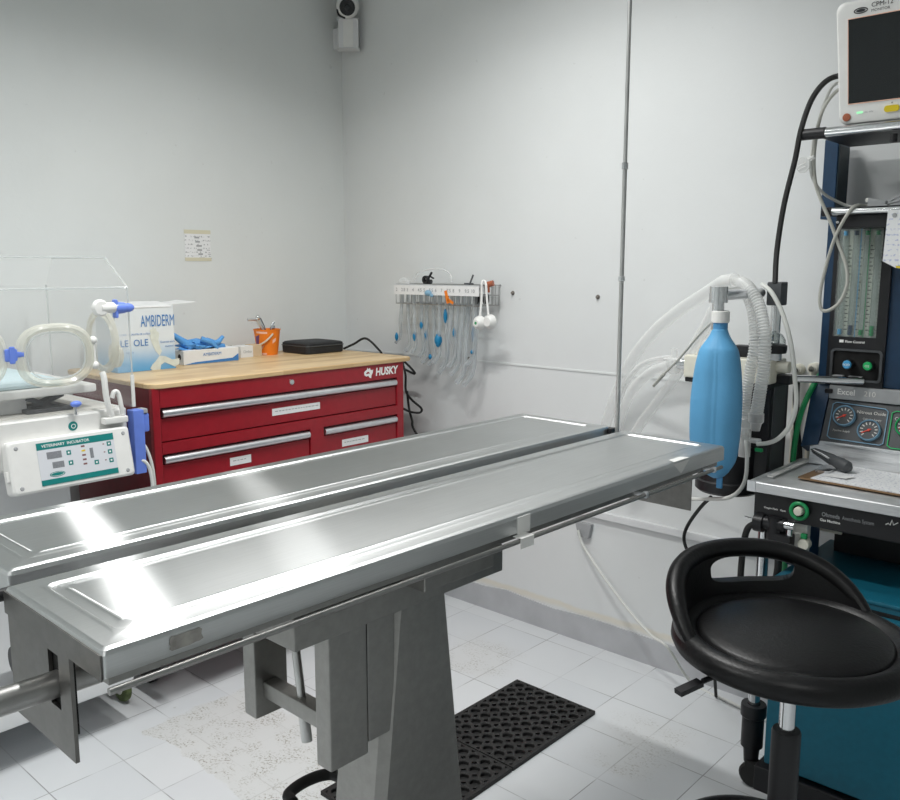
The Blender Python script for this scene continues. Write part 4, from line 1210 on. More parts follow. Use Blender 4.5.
# gas fittings under the worktop's left corner
a = AY(772, 540, 2.30); b = AY(808, 516, 2.30)
MB().box(a.x, b.x, 2.30, 2.33, a.z - .035, .815, .003).build('valve_plate', 'off_white', am)
q = AY(799, 511, 2.272)
kn = MB().loop([q + V((.0215 * math.cos(t * PI / 16), 0, .0215 * math.sin(t * PI / 16))) for t in range(32)], .0052, 10).build('flush_ring', 'green', am)
MB().lathe([(0, -.012), (.010, -.012), (.012, -.008), (.012, .012), (0, .012)], q, 20, axis='y').build('flush_button', 'cream_plastic', kn)
vb = MB()
q = AY(775, 524, 2.28)
vb.cyl(q + V((-.05, 0, 0)), q + V((.03, 0, .0)), .018, n=16).cyl(q + V((-.055, 0, -.004)), q + V((-.03, 0, -.004)), .026, n=14).cyl(q + V((.0, 0, -.055)), q + V((0, 0, .02)), .020, n=16).box(q.x - .01, q.x + .05, q.y - .02, q.y + .02, q.z - .07, q.z - .022, .004)
vb.build('gas_valve', 'black_plastic', am)
MB().cyl(q + V((.03, -.005, .004)), q + V((.055, -.005, .004)), .012, n=14).cyl(q + V((.042, -.005, .0)), q + V((.042, -.005, -.03)), .008, n=12).build('valve_stem', 'chrome', am)
MB().cyl(q + V((-.06, -.004, .004)), q + V((-.085, -.004, .006)), .0025, n=8).build('toggle_pin', 'chrome', am)
q2 = AY(805, 536, 2.295)
MB().box(q2.x - .008, q2.x + .008, q2.y - .012, q2.y, q2.z - .006, q2.z + .008, .002).build('green_latch', 'green', am)
MB().lathe([(0, -.012), (.014, -.012), (.016, -.006), (.016, .01), (0, .01)], q2 + V((0, 0, -.022)), 16, axis='y').build('cream_knob', 'cream_plastic', am)
MB().tube(spline([q + V((-.05, -.004, -.006)), q + V((-.075, -.004, -.03)), q + V((-.085, -.004, -.10)), q + V((-.085, -.004, -.22)), q + V((-.07, .01, -.4))], 6), .009, 10).build('supply_hose', 'black_rubber', am)
MB().tube(spline([q + V((.01, -.004, -.06)), q + V((.015, -.004, -.12)), q + V((.005, -.004, -.22)), q + V((.0, .01, -.36))], 6), .008, 10).build('supply_hose', 'black_rubber', am)

# sloped gauge console above the worktop
PB, PT = V((0, 2.600, .985)), V((0, 2.655, 1.108))
pu = (PT - PB).normalized(); pn = X3.cross(pu).normalized()
plen = (PT - PB).length
cx = AY(820, 441, 2.60).x


def con(u, v, k=0.):
    """photo point on the sloped console face"""
    r_ = ray(u, v); o_ = V((0, 0, H)); t = (PB - o_).dot(pn) / r_.dot(pn); return o_ + r_ * t + pn * k


MB().hexa([(cx, PB.y, PB.z), (RXm, PB.y, PB.z), (RXm, PB.y + .15, PB.z), (cx, PB.y + .15, PB.z)], [(cx, PT.y, PT.z), (RXm, PT.y, PT.z), (RXm, PT.y + .095, PT.z), (cx, PT.y + .095, PT.z)]).build('console', 'dark_grey', am, smooth=False)
MB().box(cx + .0, RXm, PT.y - .008, PT.y + .1, PT.z + .003, PT.z + .045, .004).build('console_header', 'grey_plastic', am)
q = AY(837, 393.5, PT.y - .009)
MB().text('Excel', .024, (q.x, q.y, PT.z + .026), X3, Z3, .025).build('console_lettering', 'white_text', am)
MB().text('210', .022, (q.x + .075, q.y, PT.z + .026), X3, Z3, 0).build('console_number', 'off_white', am)
q = AY(830, 393, PT.y - .012)
MB().obox((q.x - .004, q.y, PT.z + .026), X3, Y3, Z3, .022, .012, .014, .004).build('console_key', 'black_plastic', am)
MB().box(cx - .03, RXm, 2.602, 2.66, WTz - .002, PB.z - .004, .002).build('steel_riser', 'steel_bench', am)
MB().box(cx, RXm, 2.594, 2.61, PB.z - .006, PB.z + .004, .002).build('console_sill', 'aluminium', am)
# navy cheek beside the console
c0, c1, c2, c3 = con(801, 446), con(818, 444), con(831, 384), con(813, 384)
MB().prism([c0, c1, c2, c3], -pn * .06).build('console_cheek', 'navy_paint', am, smooth=False)


def gauge(u, v, rad, ring):
    c = con(u, v, .006)
    loops = []
    for r_, k in ((rad * 1.12, -.006), (rad * 1.15, .004), (rad * 1.08, .009), (rad, .007), (rad * .98, .002), (0.001, .002)):
        loops.append([c + (X3 * math.cos(t * PI / 16) + pu * math.sin(t * PI / 16)) * r_ + pn * k for t in range(32)])
    g_ = MB().loft(loops, True, True).build('pressure_gauge', ring, am)
    MB().loft([[c + (X3 * math.cos(t * PI / 16) + pu * math.sin(t * PI / 16)) * rad * .97 + pn * k for t in range(32)] for k in (.0022, .003)]).build('gauge_dial', 'dark_grey', g_)
    tk = MB()
    for i in range(11):
        t = math.radians(225 - 27 * i); d = X3 * math.cos(t) + pu * math.sin(t)
        tk.obox(c + d * rad * .72 + pn * .0035, d, pn.cross(d), pn, rad * .28, rad * .09, .0008)
    tk.build('gauge_scale', 'off_white', g_)
    t = math.radians(210); d = X3 * math.cos(t) + pu * math.sin(t)
    MB().obox(c + d * rad * .25 + pn * .005, d, pn.cross(d), pn, rad * 1.0, rad * .10, .001).tube([c + pn * .004, c + pn * .007], [rad * .16, rad * .12], 12).build('gauge_needle', 'needle_red', g_)
    return g_


def console_frame(us, vs, m_):
    P4 = [con(us[0], vs[0], .003), con(us[1], vs[1], .003), con(us[2], vs[2], .003), con(us[3], vs[3], .003)]
    pts = []
    for i in range(4):
        a_, b2_ = P4[i], P4[(i + 1) % 4]
        pts += [a_.lerp(b2_, .06 + .88 * k / 6) for k in range(7)]
    MB().loop(pts, .0016, 6).build('console_outline', m_, am)


console_frame((834, 889, 883, 827), (402, 410, 446, 438), 'blue_ring')
console_frame((893, 960, 958, 887), (411, 421, 456, 448), 'green_bright')
gauge(845, 416.5, .028, 'blue_ring'); gauge(869.5, 431, .028, 'blue_ring'); gauge(908, 427, .028, 'green_bright'); gauge(938, 444, .028, 'green_bright')
MB().text('Nitrous Oxide', .0135, con(857, 412, .002), X3, pu, .004).text('Cylinder Supply', .008, con(863, 419, .002), X3, pu).text('Pipeline Supply', .008, con(833, 430, .002), X3, pu).build('gauge_lettering', 'off_white', am)
MB().text('Oxygen', .0135, con(895, 419, .002), X3, pu, .004).build('gauge_lettering', 'off_white', am)

# flowmeter tower
TY = 2.66
tx0, tx1 = AY(817, 384, TY).x, AY(893, 345, TY).x
tz1 = AY(822, 216, TY).z; tz0 = PT.z + .045
tw = MB().box(tx0, tx1 + .05, TY, WY - .01, tz0, tz1, .006).build('flowmeter_tower', 'navy_paint', am)
fx0_, fx1_ = AY(829.5, 340, TY).x, AY(887, 340, TY).x
wz1 = AY(858, 229, TY).z; wz0 = AY(858, 337, TY).z
wx0, wx1 = AY(838, 285, TY).x, AY(881, 285, TY).x
fp = MB()
for x0, x1, z0, z1 in ((fx0_, wx0, tz0, tz1), (wx1, fx1_, tz0, tz1), (wx0, wx1, wz1, tz1), (wx0, wx1, tz0, wz0)):
    fp.box(x0, x1, TY - .012, TY + .002, z0, z1)
bmesh.ops.remove_doubles(fp.bm, verts=fp.bm.verts, dist=1e-5)
fp.build('tower_front', 'black_plastic', am, smooth=False)
bt = MB().box(wx0, wx1, TY - .004, TY - .002, wz0, wz1).build('window_back', 'off_white', am, smooth=False)
n_ = 4
for i, mm in enumerate(('glass', 'glass', 'glass', 'glass')):
    x = wx0 + (wx1 - wx0) * (i + .55) / n_
    f_ = MB().cyl((x, TY - .009, wz0 + .006), (x, TY - .009, wz1 - .004), .0085, n=12).build('flow_tube', mm, am)
    MB().cyl((x, TY - .010, wz0 + .006), (x, TY - .010, wz0 + .022 + .012 * (i % 2)), .006, n=10).cyl((x, TY - .010, wz1 - .018), (x, TY - .010, wz1 - .006), .006, n=10).build('tube_end', ('blue_knob', 'navy_paint', 'green', 'green')[i], f_)
    sc2 = MB()
    for k in range(22): sc2.box(x + .010, x + (.015 if k % 2 else .019), TY - .0065, TY - .006, wz0 + .02 + k * .0115, wz0 + .023 + k * .0115)
    sc2.box(x + .009, x + .0095, TY - .0065, TY - .006, wz0 + .01, wz1 - .01)
    sc2.build('flow_scale', 'black_text', f_, smooth=False)
    MB().box(x + .0085, x + .021, TY - .006, TY - .005, wz0 + .006, wz1 - .004).build('scale_plate', 'cream_plastic', f_, smooth=False)
for x, mm in ((.5, 'blue_knob'), (.70, 'green_bright')):
    xx = wx0 + (wx1 - wx0) * x
    MB().box(xx - .0015, xx + .0015, TY - .011, TY - .0105, wz0, wz1).build('colour_line', mm, am, smooth=False)
MB().box(wx0 - .001, wx1 + .001, TY - .0135, TY - .0122, wz0, wz1).build('flowmeter_window', 'glass', am, smooth=False)
q = AY(845, 341.5, TY - .013)
MB().text('Flow Control', .010, q, X3, Z3, .02).box(q.x - .016, q.x - .004, q.y - .0005, q.y, q.z - .003, q.z + .005).build('tower_lettering', 'white_text', am)
# recessed knob panel
kz1, kz0 = AY(858, 349, TY).z, AY(858, 381, TY).z
kx0, kx1 = AY(832, 365, TY).x, AY(884, 365, TY).x
kp = MB()
o_ = rrect(kx0, kx1, kz0, kz1, .012, 4); i_ = rrect(kx0 + .007, kx1 - .007, kz0 + .006, kz1 - .006, .009, 4)
kp.loft([[(x, TY - .012, z) for x, z in o_], [(x, TY - .020, z) for x, z in o_], [(x, TY - .020, z) for x, z in i_], [(x, TY - .0125, z) for x, z in i_]], False, True)
kp.build('knob_recess', 'dark_grey', am, angle=30)
MB().box(kx0 + .008, kx1 - .008, TY - .0135, TY - .0128, kz0 + .007, kz1 - .007).build('recess_back', 'dark_gap', am, smooth=False)
for u, v, mm in ((847.5, 364.5, 'blue_knob'), (868, 366, 'green_bright')):
    q = AY(u, v, TY - .04)
    k_ = MB().lathe([(.011, .028), (.014, .02), (.014, -.002), (.012, -.005), (0, -.005)], q, 20, axis='y').build('flow_knob', 'black_plastic', am)
    MB().lathe([(0, -.010), (.010, -.010), (.0125, -.006), (.0125, .0)], q, 20, axis='y').build('knob_cap', mm, k_)
    MB().text('N2O' if mm == 'blue_knob' else 'O2', .009, q + V((0, -.0105, 0)), X3, Z3, .01, align='CENTER').build('cap_lettering', 'white_text', k_)
MB().box(kx0 + .012, kx0 + .042, TY - .030, TY - .012, kz0 + .008, kz0 + .016, .002).box(kx0 + .056, kx0 + .094, TY - .030, TY - .012, kz0 + .008, kz0 + .016, .002).build('knob_guard', 'grey_plastic', am)
# post and the two shelves
px0, px1 = AY(823, 170, TY).x, AY(837, 170, TY).x
uz = AY(860, 131, 2.42).z
MB().box(px0, px1, TY, WY - .03, tz1 - .01, uz + .02, .003).build('tower_post', 'navy_paint', am)
MB().box(px1 - .001, px1 + .003, TY + .004, WY - .04, tz1, uz).build('post_cover', 'cabinet_top', am)
sy = 2.50
sl = AY(824, 212, sy); sz = sl.z
MB().cyl((sl.x + .02, sy, sz), (RXm, sy, sz), .0105, n=16).build('shelf_rail', 'chrome', am)
MB().cyl((sl.x - .004, sy, sz), (sl.x + .022, sy, sz), .0125, n=16).build('rail_cap', 'black_plastic', am)
MB().box(sl.x + .0, RXm, sy + .006, TY + .06, sz - .010, sz + .004, .002).build('lower_shelf', 'black_plastic', am)
MB().box(sl.x + .03, RXm, sy + .012, sy + .04, sz - .045, sz - .010, .003).build('shelf_bracket', 'black_plastic', am)
q = AY(838, 222, sy + .01); MB().ball(q, .005).build('bracket_screw', 'chrome', am)
uy = 2.42
ul = AY(802, 135, uy); uz = ul.z
MB().cyl((ul.x + .06, uy, uz), (RXm, uy, uz), .012, n=16).build('shelf_rail', 'chrome', am)
MB().cyl((ul.x - .004, uy, uz), (ul.x + .062, uy, uz), .0150, n=16).build('rail_cap', 'black_plastic', am)
MB().box(ul.x + .03, RXm, uy + .006, TY + .05, uz - .006, uz + .014, .003).build('upper_shelf', 'black_plastic', am)
q = AY(894, 134, uy); MB().cyl(q + V((0, 0, 0)), q + V((0, 0, -.02)), .009, n=12).build('shelf_stud', 'black_plastic', am)

# ------------------------------------------------------------------ patient monitor on the upper shelf
my = 2.445
bl = AY(839, 123, my)
uzt = uz + .014
mo = thing('patient_monitor', 'white flat patient monitor with a dark screen on the top shelf', 'monitor', (bl.x + .19, my + .06, uzt))
tl8 = math.radians(9)
mu = V((.0, -math.sin(tl8), math.cos(tl8))); mn = X3.cross(mu).normalized()
m0 = V((bl.x, my, uzt + .003))


def mon(a, b_, k=0.): return m0 + X3 * a + mu * b_ + mn * k


MW, MH = .41, .302


def quad_round(ins, k, r_=.022):
    out = []
    for a, b_ in rrect(ins, MW - ins, ins, MH - ins, r_, 5):
        out.append(mon(a - .012 * (b_ / MH) * (1 if a < MW / 2 else -1), b_, k))
    return out


MB().loft([quad_round(.03, -.075), quad_round(.008, -.055), quad_round(0, -.035), quad_round(0, -.006), quad_round(.004, -.001), quad_round(.009, 0)]).build('casing', 'white_plastic', mo)
sa0, sa1, sb0, sb1 = .024, MW - .024, .052, MH - .042
MB().loft([[mon(a - .005 * (b_ / MH if a < .2 else 0), b_, k) for a, b_ in ((sa0, sb0), (sa1, sb0), (sa1, sb1), (sa0, sb1))] for k in (.0003, .0012)]).build('screen', 'screen', mo, smooth=False)
MB().loop([mon(a - .005 * (b_ / MH if a < .2 else 0), b_, .001) for a, b_ in [(sa0 + (sa1 - sa0) * k / 10, sb0) for k in range(10)] + [(sa1, sb0 + (sb1 - sb0) * k / 10) for k in range(10)] + [(sa1 - (sa1 - sa0) * k / 10, sb1) for k in range(10)] + [(sa0, sb1 - (sb1 - sb0) * k / 10) for k in range(10)]], .0012, 6).build('screen_edge', 'salmon', mo)
MB().text('CPM-12', .0155, mon(.075, MH - .018, .0008), X3, mu, 0).text('MONITOR', .0095, mon(.075, MH - .031, .0008), X3, mu, 0).build('model_lettering', 'black_text', mo)
MB().loop([mon(.050 + .016 * math.cos(t * PI / 12), MH - .026 + .006 * math.sin(t * PI / 12), .001) for t in range(24)], .0012, 6).loft([[mon(.050 + .011 * math.cos(t * PI / 12), MH - .026 + .0035 * math.sin(t * PI / 12), k) for t in range(24)] for k in (.0003, .0014)]).build('maker_emblem', 'black_text', mo)
MB().lathe([(0, .012), (.009, .010), (.0105, 0)], (0, 0, 0), 16)
a = mon(.020, .020)
MB().tube([a - mn * .001, a + mn * .003, a + mn * .004], [.010, .010, .006], 3 if False else 20).build('power_lamp', 'lamp_red', mo)
MB().loft([[mon(x, y, k) for x, y in rrect(.045, .060, .026, .031, .002, 3)] for k in (.0002, .002)]).build('status_led', 'led', mo)
MB().text('AC  ON', .006, mon(.064, .028, .0006), X3, mu).build('small_lettering', 'grey_text', mo)
for a0, mm in ((.112, 'yellow'), (.156, 'blue_knob'), (.200, 'grey_plastic'), (.244, 'grey_plastic'), (.288, 'grey_plastic')):
    MB().loft([[mon(x, y, k) for x, y in rrect(a0, a0 + .036, .022, .038, .007, 4)] for k in (.0002, .004)]).build('soft_button', mm, mo)
    MB().loft([[mon(a0 + .018 + .002 * math.cos(t * PI / 6), .044 + .002 * math.sin(t * PI / 6), k) for t in range(12)] for k in (.0002, .001)]).build('button_led', 'grey_text', mo)

# ------------------------------------------------------------------ cables of the monitor
cable('monitor_cable', [mon(.02, .12, -.045), AY(838, 76, 2.49), AY(824, 83, 2.47), AY(811, 101, 2.45), AY(801, 130, 2.41), AY(795, 160, 2.40), AY(784, 205, 2.38), AY(777, 250, 2.36), AY(775, 283, 2.33)], .0075, 'black_rubber', 'thick black cable curving from the monitor down to the absorber', 'cable')
cable('sensor_cable', [mon(.02, .10, -.04), AY(838, 83, 2.50), AY(829, 92, 2.49), AY(820, 118, 2.46), AY(813, 145, 2.46), AY(811, 172, 2.47), AY(820, 190, 2.50), AY(836, 201, 2.55), AY(858, 208, 2.57), (-.70, 2.56, sz + .010)], .0042, 'cord_white', 'white cable draped from monitor side to the lower shelf', 'cable')
cable('sensor_cable', [mon(.02, .09, -.04), AY(838, 90, 2.49), AY(822, 112, 2.46), AY(814.5, 150, 2.46), AY(815, 180, 2.475), AY(821, 200, 2.475), AY(830, 221, 2.475), AY(838, 243, 2.48), AY(846, 265, 2.48), AY(847, 285, 2.48), AY(839, 303, 2.48), AY(826, 311, 2.48), AY(820, 305, 2.48), AY(822, 283, 2.48), AY(834, 240, 2.475), AY(849, 212, 2.482), AY(857, 205.5, 2.50), AY(866, 206, 2.54), (-.72, 2.56, sz + .010)], .0048, 'cord_grey', 'pale grey cable hanging in a big loop before the flowmeter tower', 'cable')
q = AY(803, 165, 2.455)
sp_ = thing('cable_tag', 'clear plastic clip tag on the white cables beside the tower', 'tag', q - V((0, 0, .02)))
MB().loft([[q + X3 * (.020 * math.cos(t * PI / 4 + .4)) + Z3 * (.022 * math.sin(t * PI / 4 + .4)) + Y3 * k for t in range(8)] for k in (-.002, .002)]).build('tag_body', 'hose_plastic', sp_, smooth=False)
for k in (-.008, .002): MB().obox(q + V((-.002, -.003, k)), V((.9, 0, .4)), Y3, V((-.4, 0, .9)), .022, .001, .003).build('tag_rib', 'white_plastic', sp_, smooth=False)
MB().tube([q + V((.015, 0, .012)), q + V((.03, 0, .02))], .006, 8).build('tag_neck', 'hose_plastic', sp_)
q = AY(879, 199.5, 2.53)
pr = thing('sensor_clip', 'grey finger sensor clip lying on the lower shelf', 'sensor', (q.x, q.y, sz + .004))
MB().obox((q.x - .004, q.y, sz + .022), V((.97, 0, -.22)), Y3, V((.22, 0, .97)), .050, .026, .016, .004).obox((q.x + .0, q.y, sz + .012), V((.99, 0, -.1)), Y3, V((.1, 0, .99)), .052, .026, .012, .004).build('clip_body', 'grey_plastic', pr)
MB().obox((q.x - .027, q.y - .004, sz + .028), X3, Y3, Z3, .008, .018, .012, .002).build('clip_pad', 'off_white', pr)
for j, (dz, lab) in enumerate(((.0, 'grey sensor lead coiled on the lower shelf, lowest strand'), (.012, 'grey sensor lead coiled on the lower shelf, upper strand'))):
    cable('sensor_lead', [(q.x + .02, q.y, sz + .016), (q.x + .05, q.y - .01, sz + .022 + dz), (q.x + .09, q.y - .005, sz + .030 + dz), (q.x + .13, q.y + .01, sz + .026 + dz), (q.x + .17, q.y + .0, sz + .018 + dz)], .0034, 'grey_plastic', lab, 'cable')
a, b_ = AY(888, 210, sy - .014), AY(902, 268, sy - .014)
pt_ = thing('paper_sheet', 'lined paper sheet hanging from the lower shelf rail', 'paper', (a.x + .06, sy - .014, b_.z))
MB().prism([(a.x, sy - .0135, a.z), (a.x + .13, sy - .0135, a.z), (a.x + .13, sy - .0135, b_.z - .01), (a.x + .03, sy - .0145, b_.z), (a.x - .004, sy - .014, b_.z + .018)], (0, .0006, 0)).build('sheet', 'lined_paper', pt_, smooth=False)
MB().poly([(a.x + .03, sy - .0151, b_.z + .0005), (a.x + .13, sy - .0142, b_.z - .0095), (a.x + .13, sy - .0142, b_.z - .004), (a.x + .03, sy - .0151, b_.z + .006)]).build('yellow_edge', 'yellow', pt_, smooth=False)
MB().lathe([(0, -.002), (.005, -.002), (.006, 0)], (a.x + .017, sy - .014, a.z - .014), 12, axis='y').build('hole_mark', 'grey_text', pt_)

# ------------------------------------------------------------------ clipboard and small things on the worktop
k0, k1, k2 = AZ(797, 478.5, WTz), AZ(920, 500, WTz), AZ(822, 461.5, WTz)
cbx = thing('clipboard', 'brown clipboard with written paper lying on the steel worktop', 'clipboard', (k0.x + .15, k0.y + .1, WTz))
e1 = (k1 - k0).normalized(); e2 = V((-e1.y, e1.x, 0))
BL, BW = .34, .235
bw = (k2 - k0).dot(e2)
BW = max(.14, min(.235, bw + .02))


def cbp(a, b_, k): return k0 + e1 * a + e2 * b_ + Z3 * k


MB().loft([[cbp(a, b_, k) for a, b_ in rrect(0, BL, 0, BW, .008, 3)] for k in (.0008, .0045)]).build('board', 'clipboard_brown', cbx, angle=30)
MB().loft([[cbp(a, b_, k) for a, b_ in ((.035, .006), (BL - .004, .006), (BL - .004, BW - .006), (.045, BW - .004))] for k in (.0046, .0075)]).build('paper', 'written_paper', cbx, smooth=False)
MB().prism([cbp(.05, .05, .008), cbp(.115, .045, .0115), cbp(.125, .09, .010), cbp(.06, .095, .008)], Z3 * .0005).build('folded_paper', 'label_paper', cbx, smooth=False)
ck = MB(); c_ = cbp(.03, BW * .55, .010)
ck.loft([[c_ + V((x, y, 0)) * 1 + Z3 * k for x, y in rrect(-.02, .02, -.045, .045, .01, 3)] for k in (-.004, .004)])
ck.build('metal_clip', 'chrome', cbx)
q0_ = AZ(814, 455, WTz + .035); q1_ = AZ(852, 465, WTz + .020)
q0_ = AY(813, 450, 2.555); q1_ = AY(851, 464, 2.50)
q0_.z = max(q0_.z, WTz + .02); q1_.z = WTz + .022
tx = thing('pen_light', 'dark metal pocket tool lying across the top of the clipboard', 'tool', (q0_.lerp(q1_, .5).x, q0_.lerp(q1_, .5).y, WTz + .008))
d_ = (q1_ - q0_)
pth = [q0_ + d_ * f for f in (0, .05, .25, .5, .58, .75, .93, 1)]
MB().tube(pth, [.006, .009, .012, .016, .015, .019, .017, .008], 16).build('tool_body', 'dark_grey', tx)
MB().tube([q0_ + V((.0, -.012, .004)), q0_ + d_ * .3 + V((0, -.016, .006)), q0_ + d_ * .5 + V((0, -.016, .004))], .003, 8).build('tool_clip', 'chrome', tx)
a, b_ = AZ(770, 477.5, WTz), AZ(810, 460, WTz)
dd = (b_ - a).normalized(); s2 = V((-dd.y, dd.x, 0))
tag(MB().obox(a.lerp(b_, .5) + Z3 * .0026, dd, s2, Z3, (b_ - a).length, .016, .0035, .001).build('plastic_strip', 'white_plastic'), 'flat white plastic strip lying near the worktop corner', 'strip')

# ------------------------------------------------------------------ absorber with valves, beside the machine
AYc = 2.50
LZ = AY(728, 497, AYc - .08).z
LT = AY(728, 448, AYc - .08).z
ab = thing('gas_absorber', 'black and cream gas absorber canister with chrome tee and valve dome', 'absorber', (-1.13, AYc, LZ))
a, b_ = AY(692, 332, AYc), AY(801, 380, AYc)
top, bot = AY(740, 357, AYc).z, AY(740, 380, AYc).z
hx0, hx1 = AY(691, 360, AYc).x, AY(786, 360, AYc + .06).x
MB().box(hx0, hx1, AYc - .05, AYc + .07, bot, top, .006).build('valve_head', 'cream_plastic', ab)
MB().box(hx0 + .004, hx1 - .004, AYc - .045, AYc + .065, bot - .014, bot, .003).build('head_gasket', 'black_plastic', ab)
ccx = AY(728, 470, AYc).x
for nm, m_, prof in (('lower_canister', 'black_plastic', [(0, LZ), (.088, LZ), (.097, LZ + .008), (.097, LZ + .036), (.091, LZ + .040), (.091, LT - .006), (.086, LT), (0, LT)]),
                     ('absorbent', 'granules', [(0, LT + .001), (.070, LT + .001), (.070, LT + .085), (0, LT + .095)]),
                     ('glass_canister', 'glass', [(.077, LT), (.077, LT + .12)]),
                     ('upper_canister', 'black_plastic', [(0, LT + .118), (.084, LT + .118), (.086, LT + .126), (.086, bot - .014), (0, bot - .014)])):
    MB().lathe(prof, (ccx, AYc, 0), 36).build(nm, m_, ab, angle=30)
kx0_, kx1_ = AY(752, 420, AYc).x, AY(786, 420, AYc + .11).x
MB().box(kx0_, kx1_, AYc - .02, AYc + .12, LZ + .02, bot - .002, .006).build('mounting_column', 'black_plastic', ab)
MB().box(kx1_ - .002, kx1_ + .003, AYc + .0, AYc + .09, LZ + .03, bot - .01, .002).build('column_edge', 'dark_grey', ab)
a, b_ = AY(783, 379, AYc), AY(825, 379, AYc)
MB().cyl((a.x, AYc + .02, a.z), (b_.x + .06, AYc + .14, a.z - .003), .011, n=14).build('support_arm', 'chrome', ab)
MB().box(hx1 - .004, hx1 + .04, AYc - .005, AYc + .04, a.z - .016, a.z + .012, .003).build('arm_clamp', 'black_plastic', ab)
MB().cyl((hx1, AYc, top - .02), (hx1 + .035, AYc, top - .02), .017, n=16).build('outlet_stub', 'cream_plastic', ab)
# left outlet with the flared hose
a = AY(690, 364, AYc)
MB().cyl((hx0 + .004, AYc - .01, a.z), (hx0 - .035, AYc - .01, a.z), .019, n=20).build('inlet_port', 'chrome', ab)
MB().lathe([(0, 0), (.028, 0), (.030, .006), (.030, .035), (.026, .042), (0, .044)], (AY(705, 340, AYc).x, AYc + .02, top), 24).build('relief_valve', 'off_white', ab)
q = AY(741, 345, AYc); MB().box(q.x - .026, q.x + .026, AYc, AYc + .04, top, top + .035, .004).build('black_knob', 'black_plastic', ab)
# chrome manifold, bag tee and dome at the back
by = 2.26
tq = AY(719, 288, by)
te = MB().cyl((tq.x, by, tq.z - .040), (tq.x, by, tq.z + .004), .0255, n=24).cyl((tq.x, by, tq.z - .115), (tq.x, by, tq.z - .038), .0165, n=20).build('bag_tee', 'chrome', ab)
q1 = AY(751, 293, AYc)
MB().cyl((tq.x + .012, by, tq.z - .020), (q1.x + .03, AYc, tq.z - .018), .0145, n=16).build('bag_arm', 'aluminium', ab)
pc = AY(776, 290, AYc + .02)
MB().cyl((pc.x, AYc + .03, top), (pc.x, AYc + .03, pc.z + .01), .015, n=16).build('riser_pipe', 'chrome', ab)
MB().box(pc.x - .024, pc.x + .02, AYc + .01, AYc + .06, AY(776, 292, AYc).z - .04, AY(776, 282, AYc).z, .004).build('riser_head', 'dark_grey', ab)
dq = AY(773, 346, AYc)
MB().lathe([(.038, 0), (.040, .01), (.040, .022), (.034, .026), (0, .027)], (dq.x, AYc + .0, dq.z - .02), 28).build('valve_seat', 'black_plastic', ab)
MB().lathe([(.036, .027), (.034, .040), (.026, .054), (.012, .062), (0, .064)], (dq.x, AYc + .0, dq.z - .02), 28).build('valve_dome', 'glass', ab)
MB().lathe([(0, .03), (.018, .03), (.018, .036), (0, .036)], (dq.x, AYc, dq.z - .02), 20).build('valve_disc', 'chrome', ab)
MB().cyl((dq.x, AYc, top - .002), (dq.x, AYc, dq.z - .018), .026, n=20).build('valve_stem', 'aluminium', ab)
MB().tube(spline([(dq.x - .045, AYc - .02, top + .01), (dq.x - .055, AYc - .03, top + .045), (dq.x - .03, AYc - .03, top + .065), (dq.x - .0, AYc - .03, top + .06)], 5), .006, 8).build('bail_handle', 'dark_grey', ab)
q = AY(759, 450, AYc - .09)
MB().obox(q, X3, Y3, Z3, .022, .012, .010, .002).build('green_plug', 'green', ab)
q = AY(745, 440, AYc - .06)
MB().cyl((q.x, q.y, q.z - .05), (q.x, q.y, q.z + .07), .017, n=18).cyl((q.x, q.y, q.z + .002), (AY(760, 447, q.y).x, q.y, q.z + .002), .008, n=12).build('drain_fitting', 'hose_plastic', ab)
MB().cyl((ccx - .03, AYc - .075, LT + .09), (ccx - .03, AYc - .075, LT + .16), .02, n=16).build('white_fitting', 'white_plastic', ab)

# blue breathing bag
bg = thing('breathing_bag', 'blue rubber breathing bag hanging from the chrome tee', 'bag', (tq.x, by, .95))
nk = AY(720, 329, by); bt_ = AY(718, 478, by)
zt, zbm = nk.z, bt_.z
cxb = (AY(691, 400, by).x + AY(742.5, 400, by).x) / 2; hw = (AY(742.5, 400, by).x - AY(691, 400, by).x) / 2
prof = [(0, .27), (.03, .33), (.06, .42), (.10, .58), (.14, .72), (.22, .84), (.34, .94), (.5, 1.0), (.70, .98), (.80, .91), (.88, .78), (.94, .56), (.98, .34), (1.0, .14)]
sm = [(p_.x, p_.y) for p_ in spline([(a_, b2_, 0) for a_, b2_ in prof], 4)]
loops = []; N = 112
for f, wd in sm:
    z = zt + (zbm - zt) * f; L = []
    xc = nk.x + (cxb - nk.x) * min(1, f * 2.2) + (bt_.x - cxb) * max(0, (f - .75) / .25) * .6
    for k in range(N):
        t = 2 * PI * k / N
        cr = 1 - .05 * math.exp(-((((t + PI / 2 + .10) % (PI / 2)) - PI / 4) / .12) ** 2) * min(1, f * 5) * 0
        dt = (t + 1.30) % (PI / 2); dt = min(dt, PI / 2 - dt)
        g4 = 1 + (.035 * math.exp(-(dt / .045) ** 2) - .075 * math.exp(-(dt / .26) ** 2)) * min(1, f * 5) * (1 if f < .95 else .3)
        rx = hw * wd; ry = hw * (1 - .22 * min(1, f * 3)) * wd
        L.append((xc + rx * g4 * math.cos(t), by + ry * g4 * math.sin(t), z))
    loops.append(L)
MB().loft(loops).build('bag_body', 'bag_blue', bg, angle=80)
MB().lathe([(.017, 0), (.022, 0), (.0225, .006), (.0205, .010), (.0205, .032), (.017, .034)], (nk.x, by, nk.z - .012), 28).build('bag_neck', 'bag_seam', bg)
MB().lathe([(.017, 0), (.0235, 0), (.0245, .004), (.0245, .030), (.020, .033)], (nk.x, by, nk.z + .018), 28).build('neck_collar', 'white_plastic', bg)
MB().obox((bt_.x + .005, by, zbm - .012), X3, Y3, Z3, .018, .008, .034, .003).build('bag_tail', 'bag_seam', bg)


